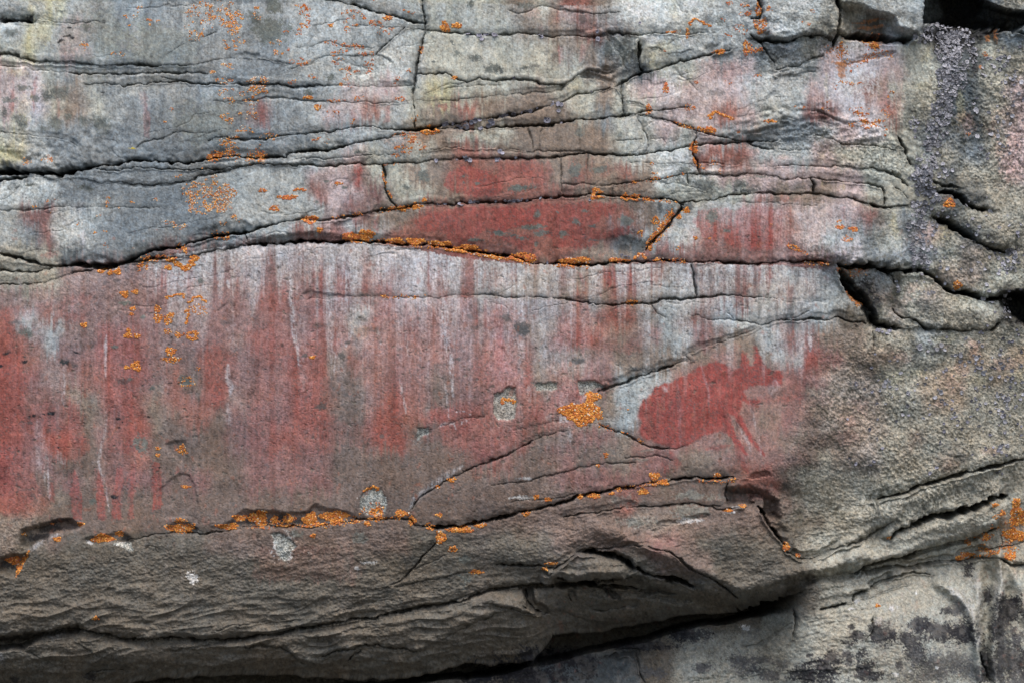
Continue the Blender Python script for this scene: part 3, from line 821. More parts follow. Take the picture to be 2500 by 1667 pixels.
# layered rubble areas
rub = np.zeros_like(H)
for s in ['@px 1850,265 1920,250 2050,270 2200,330 2190,362 2050,358 1900,350 1800,345 1760,330', '@px 1820,40 1960,90 1970,150 1900,165 1860,150 1830,110']:
    W, M = poly_mask(pts(s), 20); rub[W] = np.maximum(rub[W], M)
H += rub * (5*vnc(A1/50, A2/17, 81) + 3.4*vnc(A1/16, A2/8, 82) + 2.4*fbm(9, 8, 84, 3))
hair = ss(.945, 1.0, 1 - np.abs(vnc((A1 + 12*thr0)/130, (A2 + 8*vn(40, 30, 86) + 3*vn(9, 9, 38))/26, 87))) * ss(.0, .5, vn(120, 60, 88))
hair = np.maximum(hair, ss(.95, 1.0, 1 - np.abs(vnc((UG + 9*thr0 + .3*VG)/46, (VG + 12*vn(30, 30, 39))/120, 40))) * ss(.5, 1.0, vn(90, 90, 42)))
hair *= (VG < 760) * (1 - ss(2000, 2150, UG))
H -= (1 - .5*rg) * 2.6 * hair
H += slab_off
H -= bev * (1 + .35*vn(12, 8, 85))
H -= depth
H = H.astype(F)

# ------------------------------------------------------------------ colour of the stone, in the photograph's terms
PAL = dict(g=(126,134,138), d=(84,91,94), l=(164,171,171), w=(196,201,197), c=(173,175,164), y=(184,181,148), p=(180,164,162),
           m=(133,101,97), r=(140,84,78), R=(154,80,74), s=(144,100,90), b=(114,100,92), t=(134,122,111), k=(82,76,68), o=(157,155,143),
           v=(194,190,194), n=(40,40,43), a=(160,146,128), x=(130,106,101), z=(146,126,120), h=(146,120,113), f=(160,150,140), q=(142,88,80), u=(101,96,87), e=(152,152,142))  # n: shade of the black hollows, painted as colour
MAP = """
lcylgggggggggdllllllccccctcssttwwwwwlllllollllnnngo
"""
ROWS = [
 "lcylgggggg gggdllllll lccccttcss".replace(' ', ''),
]
ROWS = """
lcylggggggggggllllllccccctcsstwwwwwllllloollllnngo
lylpggggggggggllllllccccctttsstwwcwwllloookllnnnngg
cylplggggggggglllllwcccccccttgcccllggggovvvvccddco
pvcglggggggggglllwwwlcccccccttgdccprrlllpvvpccddco
pvctcglggggggggglpppcycccttcctcpvprrlwwpvvscccddop
pvctclggggggmgglppslctstttttcgccpprspclmmvvscoddop
clggggggggggggglllllatccctttttccpcplgggglpvccggdop
ylgggggggggggglllpcgctssttttttcwwwssslllpccccgogop
gglggggggggllllppmccttRRssstststwwwpppppppccccdoopp
wwlggggggggllllmppmccttRRsssttttcccccptttpcccoddoop
lmmwlgggggglllllpmttssrrRRRsRRstllllsrrvvpmcgcdooo
lgmwlgggggdgllmmmllsrrrsRRRRssgllwsrrrmvlggcdpodoo
ooodggddggggggllmlwwlmrmlssstttgllllmmmmmvggggcpooo
ooollggsrgllmmvrrvrlprmssttltsrrtllmmrlmglgoccppcco
lllggggmssmvmrvrrvrpprstttltststllmmmlmglltkcpoccnn
swsrmgmmgmmvmrvrswrmssvmrstsssstlmmlwggglkopooooonn
rgwggrrmgmmgrrvrrlssrsvmrstrrsrsllmttwmmttooolooooo
rsgmmrrmggrvmrrrtssmssvsRstttstttttsrrwrmtptoooaoao
rrlmsrrgsbrvmmrrbbsmsbmsrrtssmlllrrrrrrmpptooaaoaoo
rmmttrrtssrlmmrrbbmrsbmmrssrrtllrRrrrsstpppooaaoooo
rrmrtmrtbsbmmmrrbbrrsrrrssrsttlRRRRrrtsbptpoooooooo
rmrrbmrbbbbmmrmmbbrrbbssrrbbmmtrRRrtrstbbtpotoooooo
rmmbbmsbbbbbmmmmbbbbbbbrsbbmbbtmmttsrssbotpoootoooo
rmbmbmmmbmbbmmmmbbbbbbbbbbbmmmmmtbbbssbooooooooooooo
sstbbbbbbbbbbmmmbbbbbbbbbbbbbbsbbbbbbbbooooooooooooo
ttbbbbbbbbbbbbmmbbbbbbbbbbbbbbbttbbbbbuuooooooooooo
tubuuuuuuubmmmmmmmbbuuuuuuusssssmsuuuuuooooooooooooo
uuuuuuuuuuummmmmmmmuuuuuuuuuuuuusssuuuuuooooooooooo
uuuuuuuuuuuummmmmuuuuuuuuuuuuuuuuuuuuuuuoooooooeeeee
uuuuuuuuuuuuuuuuuuuuuuuuuuuuuuuuuuuuuuuuooeeeeeeeee
uuuuuuuuuuuuuuuuuuuuuuuuuuuuuuuuuuuuueeeeeeeeeeeeee
uuuuuuuuuuuuuuuuuuuuuuuuuuuuuuuuueeeeeeeeeeeeeeeeee
uuuuuuuuuuuuuuuuuuuuuuuuuuddddduueeeeeeeeeeeeeeeeee
""".split()
NR = len(ROWS)
cm = np.zeros((NR, 50, 3), F)
for i, r in enumerate(ROWS):
    r = (r + r[-1]*50)[:50]
    if i == 24 or i == 25: r = r[:13] + r[13:16].replace('m', 'b') + r[16:]
    if 26 <= i <= 28: r = r[:20] + r[20:].replace('s', 'b'); r = r[:11] + r[11:19].replace('m', 'b' if i == 26 else 'u') + r[19:]
    if i in (12, 13): r = r[:8] + r[8:38].replace('l', 'm').replace('w', 'z').replace('g', 'm') + r[38:]
    if i in (10, 11): r = r[:34] + r[34:41].replace('v', 'p').replace('w', 'p').replace('s', 'q') + r[41:]
    if 13 <= i <= 23:
        r = r[:30].replace('g', 'x').replace('l', 'z').replace('r', 'q' if i < 22 else 'r') + r[30:]
    if i >= 12: r = r[:38] + r[38:].replace('p', 'f').replace('d', 'g')
    if i >= 12: r = r[:25].replace('v', 'm').replace('w', 'l') + r[25:]
    if 16 <= i <= 22: r = r[:29] + r[29:39].replace('R', 'r').replace('r', 't' if i in (16, 17) else 'h').replace('s', 'h').replace('w', 'l') + r[39:]
    if 7 <= i <= 11: r = r[:20] + r[20:].replace('R', 's').replace('r', 's')
    if 2 <= i <= 5: r = r[:33] + r[33:39].replace('r', 'p') + r[39:]
    for j, ch in enumerate(r): cm[i, j] = PAL[ch]
def lin(c):
    c = np.asarray(c, F) / 255
    return np.where(c < .04045, c / 12.92, ((c + .055) / 1.055) ** 2.4).astype(F)
cm = lin(cm)
streak = fil(7, 150, 91) + .7*fil(16, 260, 92) + .3*fil(3.4, 60, 93)
smooth_part = 1 - ss(1180, 1300, VG)
LU = UG + 16*vn(46, 60, 98) + 15*vn(22, 30, 94) + 7*vn(8, 12, 95)
LV = VG + smooth_part*(1 - .7*rg) * 13*streak + 15*vn(34, 30, 96) + 6*vn(9, 8, 97)
gx = np.clip(LU/50 - .5, 0, 48.999); gy = np.clip(LV/50 - .5, 0, NR - 1.001)
ix, iy = gx.astype(np.int32), gy.astype(np.int32)
fx, fy = (gx - ix)[..., None], (gy - iy)[..., None]
fx = ss(0, 1, fx).astype(F); fy = ss(0, 1, fy).astype(F)
COL = ((cm[iy, ix]*(1 - fx) + cm[iy, ix + 1]*fx)*(1 - fy) + (cm[iy + 1, ix]*(1 - fx) + cm[iy + 1, ix + 1]*fx)*fy).astype(F)
del fx, fy, ix, iy, gx, gy

def mixc(W, M, color, amt=1.0):
    c = lin(color)
    a = (np.clip(M, 0, 1) * amt)[..., None].astype(F)
    COL[W] = COL[W]*(1 - a) + c*a

thr = fbm(16, 20, 101, 4, .65)            # break-up fields
thf = .8*fil(7, 8, 105, 2)
sp0 = fil(3.4, 3.4, 115)
stv = .9*fil(5, 50, 108) + .6*fil(12, 130, 109)
fst = .9*fil(3.4, 34, 110)
mot = .9*fil(13, 15, 116, 3, .8); mot2 = .9*fil(40, 48, 117, 3)

# --- paint: (strength, softness, group number) | polygon.  numbered groups become their own mesh parts
PAINT = """
.30 18 0|@22 1200,560 1400,420 1800,230 2050,180 2400,260 2560,500 2500,900 2350,1150 2100,1180 1800,1000 1400,1060 1180,850
.95 7 1|@22 1190,690 1210,620 1240,570 1300,540 1330,490 1450,450 1520,420 1620,370 1700,315 1780,280 1850,268 1920,285 1980,330 2035,310 2025,215 2050,190 2085,205 2110,300 2145,300 2140,160 2165,110 2190,180 2220,280 2290,330 2385,350 2385,470 2250,475 2120,470 2085,520 2115,590 2180,585 2200,600 2130,625 2060,600 2040,700 2105,850 2160,930 2225,1010 2250,1060 2190,1010 2090,880 2010,740 1960,720 1995,880 2095,1020 2085,1045 1990,950 1900,850 1800,862 1700,900 1600,970 1490,1000 1400,965 1250,900 1210,850 1235,780 1200,730
.62 10 0|@22 2120,570 2300,560 2560,530 2560,590 2300,605 2120,625
.55 12 1|@32 375,180 400,140 440,170 470,290 560,340 550,470 500,560 420,600 370,620 360,560 390,450 380,350
.35 12 0|@32 370,600 520,560 480,680 440,800 340,900 320,850 360,700
.3 12 0|@32 0,860 60,960 120,1050 200,1120 290,1100 280,1180 60,1200 20,1080
.7 7 10|@22 1450,1010 1500,1030 1560,1130 1530,1160 1480,1120
.6 7 11|@22 1390,1110 1440,1130 1460,1190 1410,1190
.95 8 2|@11 1640,110 1700,40 1830,20 1960,45 2070,95 2100,190 2040,255 1850,268 1720,240 1620,180
.75 12 2|@11 1980,50 2150,20 2350,-60 2350,130 2200,130 2100,210
.7 12 12|@21 0,-60 250,-70 480,0 510,60 480,150 400,190 330,100 200,60 0,60
.6 10 0|@20 880,1400 980,1370 1060,1330 1060,1380 950,1450 900,1470
.9 8 3|@11 1520,400 1680,360 1900,350 2200,340 2350,350 2350,480 2150,560 2000,540 1780,660 1700,650 1600,560 1440,560 1360,470
.9 8 3|@21 0,350 420,330 870,310 1080,340 1020,420 920,450 850,540 1140,510 1160,570 900,640 760,700 620,690 520,720 480,620 380,560 300,520 200,520 0,620
.8 8 8|@11 2050,600 2350,580 2350,720 2200,690
.7 8 0|@11 1050,460 1090,450 1110,540 1080,560 1055,520
.88 9 4|@21 1700,380 1900,350 2100,400 2300,370 2400,450 2380,640 2200,720 2000,700 1950,660 1720,600 1660,480
.82 8 4|@31 0,380 120,340 380,380 400,560 420,680 260,720 100,680 0,600
.5 8 9|@31 830,370 880,360 890,460 840,450
.8 6 0|@21 700,880 740,890 780,980 760,1000 710,930
.85 6 0|@21 920,860 960,870 980,980 960,1020 930,980
.85 6 0|@21 1055,870 1100,870 1130,980 1100,1050 1050,980
.7 12 20|@11 1880,1130 2200,1130 2230,1230 2180,1400 2050,1380 1900,1320 1850,1220
.8 14 21|@12 1900,190 2000,110 2110,140 2150,300 2130,480 1900,440 1860,300
.8 10 22|@21 520,1250 700,1270 800,1370 760,1450 800,1540 620,1560 480,1540 470,1450 540,1380
.7 10 23|@22 440,60 640,100 780,60 980,90 1180,110 1230,190 1130,220 860,200 600,150
.65 10 24|@21 830,1200 1180,1180 1230,1290 1060,1290 830,1260
.6 10 25|@21 1310,1330 1370,1340 1400,1500 1340,1500
.5 14 26|@21 1560,1300 1900,1310 1950,1400 1700,1440 1530,1400
.9 7 30|@02 560,1180 600,1160 640,1260 680,1400 680,1568 600,1568 580,1400
.85 7 31|@02 780,1140 820,1160 860,1400 860,1568 810,1568 780,1350
.8 7 32|@02 945,1130 1010,1130 1000,1300 990,1420 1010,1568 930,1568 920,1400
.7 7 33|@02 1050,1110 1110,1110 1110,1568 1050,1568 1060,1300
.85 7 34|@02 1230,1080 1300,1100 1330,1300 1320,1490 1260,1490 1240,1300
.7 7 35|@02 405,1250 440,1260 460,1430 410,1420
.6 7 36|@02 1460,1120 1490,1130 1490,1200 1450,1190
.85 12 6|@02 -200,170 180,200 240,420 200,560 300,640 420,600 480,850 700,900 740,1000 620,1130 500,1090 300,960 260,1100 340,1360 150,1500 -200,1600
.85 10 40|@01 800,1330 930,1280 1060,1360 1110,1500 1100,1568 780,1568
.85 10 40|@02 780,0 1120,100 1150,260 1100,350 1080,480 1090,760 1180,890 1130,1020 900,1030 860,800 800,650 770,400
.7 12 6|@01 0,1180 200,1170 480,1130 640,1080 800,1060 700,1150 500,1190 260,1280 60,1300 0,1300
.8 12 0|@01 1290,930 1400,880 1380,1000 1300,1040
.8 12 0|@01 1480,930 1580,890 1580,1030 1500,1060
.8 10 0|@11 1430,740 1600,720 1600,1050 1440,1060
.7 10 0|@11 500,900 820,880 820,1050 490,1050
.6 10 0|@11 900,700 1130,760 1210,900 1190,1060 910,1060
.7 12 0|@12 1200,200 1290,200 1260,700 1200,700
.6 20 0|@12 90,100 520,0 560,100 530,560 650,700 1000,800 1250,780 1100,900 900,1000 200,1100 0,1000 50,500
.6 12 0|@12 1480,700 1600,650 1900,700 1990,900 1900,1010 1450,940
.7 10 0|@20 540,100 720,110 720,200 620,190 540,160
.5 10 0|@20 560,30 700,20 700,90 560,80
.6 8 0|@20 545,380 600,370 600,480 560,500
.5 8 0|@20 710,370 760,360 760,500 720,520
.62 10 0|@20 1850,520 1940,510 2040,540 2050,680 1960,700 1870,660
.6 10 0|@20 1730,490 1830,490 1820,700 1720,760
.6 6 0|@20 1360,650 1420,640 1440,740 1380,720
.7 7 0|@10 1590,870 1650,840 1670,890 1620,920
.5 7 0|@10 1700,860 1760,840 1750,900
.6 6 0|@10 1130,730 1160,730 1165,790 1135,790
.6 7 0|@10 1125,870 1180,860 1190,1000 1130,1010
.5 7 0|@10 1080,880 1105,880 1105,1000 1080,980
.5 7 0|@10 845,900 880,900 890,980 850,970
.5 7 0|@10 930,900 960,900 970,970 935,960
.5 7 0|@10 1015,620 1050,620 1050,690 1020,680
.6 7 0|@10 900,1400 960,1380 960,1560 900,1568
.6 7 0|@11 890,0 950,0 940,190 890,190
.7 6 0|@00 75,570 110,570 120,900 90,960 60,930 80,700
.7 5 0|@00 275,620 305,620 295,900 280,920 260,780
.8 6 0|@00 -40,560 10,560 15,800 -40,830
.5 6 0|@00 455,700 490,700 480,980 450,970
.4 8 0|@00 1150,760 1200,760 1225,1000 1210,1120 1170,1110
.5 8 0|@00 2110,790 2190,800 2210,1070 2150,1060
.5 10 0|@30 1160,560 1230,560 1230,850 1170,860
.5 16 0|@20 2010,1230 2140,1230 2150,1310 2010,1300
.3 18 0|@13 100,430 500,450 800,440 1000,600 900,760 600,720 200,740 0,700
.12 16 0|@23 1100,330 1450,290 1500,400 1300,420 1050,420
"""
PART = np.zeros((NV, NU), np.int8)
for line in PAINT.strip().splitlines():
    head, body = line.split('|'); a, sf, gnum = head.split(); a, sf = float(a), float(sf)
    W, M = poly_mask(pts(body), sf * 1.25)
    sm = .45 if gnum == '1' else 1
    br = ss(-.15 - .12*(1 - sm), .35 + .1*(1 - sm), M - .5 + sm*(.33*thr[W] + .14*thf[W] + .16*stv[W]))
    # worn, patchy ochre
    wear = .82 + .22*thr[W] + .10*stv[W]
    tone = np.clip(.5 + .5*thr[W], 0, 1)[..., None]
    broad = sf >= 10
    c = lin((152, 79, 73))*(1 - tone) + lin((138, 76, 71))*tone
    al = (br * a * (.48 if broad else (1.0 if gnum == '1' else .86)) * np.clip(wear + (.15 if gnum == '1' else 0), .3, 1) * np.clip(1.02 + sm*(.22*thf[W] + .16*stv[W]), .4, 1.1))[..., None].astype(F)
    COL[W] = COL[W]*(1 - al) + c*al
    if gnum != '0':
        sub = PART[W]; sub[M > .5] = int(gnum); PART[W] = sub

# the animal's thin slanting legs
for a_, w_, st_ in [(.85, 6.5, '@22 1950,640 2030,760 2110,880 2170,960 2240,1050'), (.85, 7.5, '@22 1900,700 1960,860 2020,960 2090,1050'), (.5, 7, '@22 1990,940 2040,1080 2090,1180'), (.5, 6, '@22 1760,1000 1860,975 1950,965'), (.6, 8, '@22 2090,600 2180,640')]:
    W, M = stroke(pts(st_), w_, 1.2); mixc(W, M*np.clip(.95 + .15*thf[W], 0, 1), (146, 76, 72), a_)

# --- water-borne white runs, pale washes: strength, width | course
RUNS = """
.8 5|@11 330,700 350,820 370,950 370,1100 385,1250 400,1400 @12 420,160 430,300
.4 10|@11 360,700 390,800 380,900
.3 12|@11 380,1150 440,1300 470,1500 @12 460,150 470,300 480,500
.85 4|@11 820,880 825,1000 830,1100 860,1180 880,1260 885,1350 850,1420 820,1500
.7 8|@11 850,760 860,880 870,1050 860,1100
.3 16|@11 850,700 840,900 860,1060
.4 16|@11 860,1120 870,1250 840,1400
.5 3|@11 900,800 905,900 895,1000
.5 6|@12 720,200 715,250 730,320 700,420
.5 2.5|@11 1085,760 1095,850 1100,1000
.6 14|@11 1260,700 1270,850 1290,980 1240,1060
.4 14|@11 1230,1120 1250,1250 1260,1400
.5 5|@11 1420,740 1430,900 1440,980 1420,1060
.5 8|@11 1370,720 1380,850
.8 6|@11 1620,1110 1640,1180 1620,1250 1630,1400 1650,1500 @12 1650,80 1660,200 1680,280 1690,400 1700,560 
.3 12|@11 1600,1080 1640,1300 1650,1500
.5 2.5|@12 1630,450 1650,600 1665,760
.6 2.5|@12 1270,420 1290,550 1310,700
.5 4|@12 1080,20 1110,140
.5 3|@12 1300,30 1340,230
.6 2.5|@11 1610,760 1640,900 1640,1060
.5 2.5|@11 1660,760 1680,900 1690,1060
.5 2|@11 555,720 570,850 580,880
.5 2|@11 190,760 205,900
.5 2|@11 300,700 310,900
.8 4|@01 1860,950 1880,1020
.32 10|@01 1880,750 1890,900 1910,1100 1910,1250 @02 1890,80 1930,180 1960,260
.6 6|@02 1860,300 1850,420 1900,480 1880,560
.55 9|@02 1860,620 1870,720 1890,790
.5 10|@01 210,1160 240,1300 270,1400 @02 280,50 290,130
.6 5|@01 230,1150 235,1280
.5 2.5|@01 440,1150 430,1330
.5 2.5|@01 860,1430 870,1568
.5 3|@02 870,60 860,400
.5 3|@02 870,650 860,850 840,920 810,1100 860,1300 890,1500
.4 16|@02 300,780 350,950 360,1100 380,1250
.5 4|@02 530,380 510,560 530,640
.5 5|@02 380,1160 400,1400
.35 8|@02 470,1010 520,1110
.5 26|@01 640,360 600,450 650,560 600,680
.8 10|@01 600,350 660,360 700,320
.7 8|@01 690,560 680,680
.5 14|@01 150,230 210,260
.5 14|@21 1440,860 1450,960 1440,1020
.45 12|@21 1600,900 1590,1000
.45 14|@21 1260,860 1290,960
.5 3|@21 310,870 318,960 290,1040
.55 16|@21 1230,340 1240,440 1230,600
.5 26|@21 1450,340 1400,420
.5 20|@21 1600,420 1540,560 1430,640
.6 10|@21 1650,450 1630,640
.55 10|@31 500,380 540,500 560,650 570,740
.4 16|@31 560,400 600,600 620,700
.5 6|@31 790,350 800,450
.45 14|@31 700,420 760,520 800,620
.6 18|@31 290,870 300,980 240,1060
.4 14|@31 600,900 620,1050
.4 12|@31 750,900 780,1050
.75 20|@31 290,1320 290,1450 @32 290,150 320,260
.7 4|@31 570,1380 600,1480 @32 605,60 600,190
.55 12|@32 520,100 510,200 540,320
.5 12|@32 310,430 300,560
.4 3|@32 100,600 170,900 200,1050
.4 3|@32 0,780 80,930 110,1010
.15 4|@22 1510,420 1540,700 1560,980
.5 5|@22 1400,480 1440,520
.2 3|@22 1720,300 1780,500 1790,680
.5 3|@22 510,290 530,420
.4 8|@22 300,480 310,600
.4 5|@22 640,800 650,930
.4 4|@22 760,870 780,1060
.7 7|@12 1340,1480 1400,1390 1500,1310 1650,1210 1780,1130
.6 3|@12 1570,810 1640,780 1720,780
.95 4|@12 1750,785 1790,770 1820,760
.9 1.3|@12 1720,690 1750,682 1790,685 1820,705 1845,710
.9 1.3|@12 1700,785 1712,800 1718,832
.8 8|@22 560,730 620,760
.6 10|@22 450,735 600,740
.6 26|@30 850,600 900,800 950,950
.6 30|@30 1020,600 1050,900
.5 10|@30 730,620 750,820
.5 12|@30 1270,600 1270,900
.6 22|@31 1290,420 1310,600 1360,780
.6 10|@31 1120,870 1140,980
.8 14|@33 1720,780 1820,860 1900,960 1950,1100 1970,1250
.6 12|@33 1920,620 1960,800 1990,1000
.6 10|@33 2140,600 2130,900 2100,1050 2090,1200
.8 8|@33 1140,1080 1180,1030
.9 7|@33 1240,955 1310,940
.7 9|@33 870,1330 900,1310
.5 6|@03 240,490 320,430 400,370 480,345
.5 14|@03 -20,1380 20,1330
.5 12|@03 400,1170 520,1145
"""
SU = UG + 2.2*vn(22, 40, 111) + 1.2*vn(6, 14, 112); SV = VG
for line in RUNS.strip().splitlines():
    head, body = line.split('|'); a, w = map(float, head.split())
    W, M = stroke(pts(body), w, 1.6, SU, SV)
    br = np.clip(M * (.62 + .40*thf[W] + .45*stv[W] + .25*fst[W]), 0, 1)
    mixc(W, br, (190, 190, 194) if w < 9 else (176, 178, 180), a * (.9 if w < 9 else .62))

def veil(line_y, x0, x1, length, var, amt, seed, col):
    yc = curve(line_y, U)[None, :] + 3
    rng = np.random.default_rng(seed)
    def n1(w):
        k = np.arange(-6000, 9000, w); return np.interp(U, k, rng.random(len(k)))
    c1, c2, c3 = n1(46), n1(13), n1(5)
    L = length * (.25 + var*(1.0*c1 + .9*c2 + .35*c3 - .55))[None, :]
    d = VG - yc + 2*stv
    A = (d > 0) * np.clip(1 - d / np.maximum(L, 8), 0, 1)**.8 * ss(x0, x0 + 60, UG) * (1 - ss(x1 - 60, x1, UG))
    A = A * np.clip(-.22 + 1.35*c2 + .75*c3, 0, 1)[None, :] * np.clip(.9 + .22*fst + .2*thf, 0, 1.2)
    A = np.clip(A*amt, 0, .9).astype(F)[..., None]
    COL[:] = COL*(1 - A) + lin(col)*A
ARCH = '@px 0,695 150,680 270,650 420,620 560,598 700,590 850,590 1000,603 1130,628 1250,640 1400,643 1700,640 1900,645 2050,660'
veil(ARCH, 330, 2040, 165, 1.3, .95, 301, (182, 184, 184))
veil(ARCH, 560, 1150, 135, 1.1, .95, 302, (194, 192, 194))
veil(ARCH, 60, 900, 420, 1.2, .20, 303, (168, 168, 172))
veil('@px 740,725 900,722 1200,725 1400,730 1600,738', 760, 1500, 260, 1.3, .42, 304, (182, 176, 180))
veil('@px 0,720 300,735 700,760 1200,800 1500,860', 0, 1500, 480, 1.4, .15, 305, (166, 158, 160))
veil('@px 1500,300 1700,200 1900,170 2200,160', 1450, 1960, 130, 1.0, .4, 306, (186, 184, 184))
veil('@px 1500,530 1650,495 1900,490 2150,500', 1650, 2100, 150, 1.2, .45, 307, (186, 184, 184))
veil('@px 0,0 1000,5 2000,20', -900, 2000, 160, 1.2, .55, 308, (176, 182, 182))
veil('@px 0,160 400,170 700,215 1000,212', -900, 960, 150, 1.2, .5, 309, (176, 182, 182))

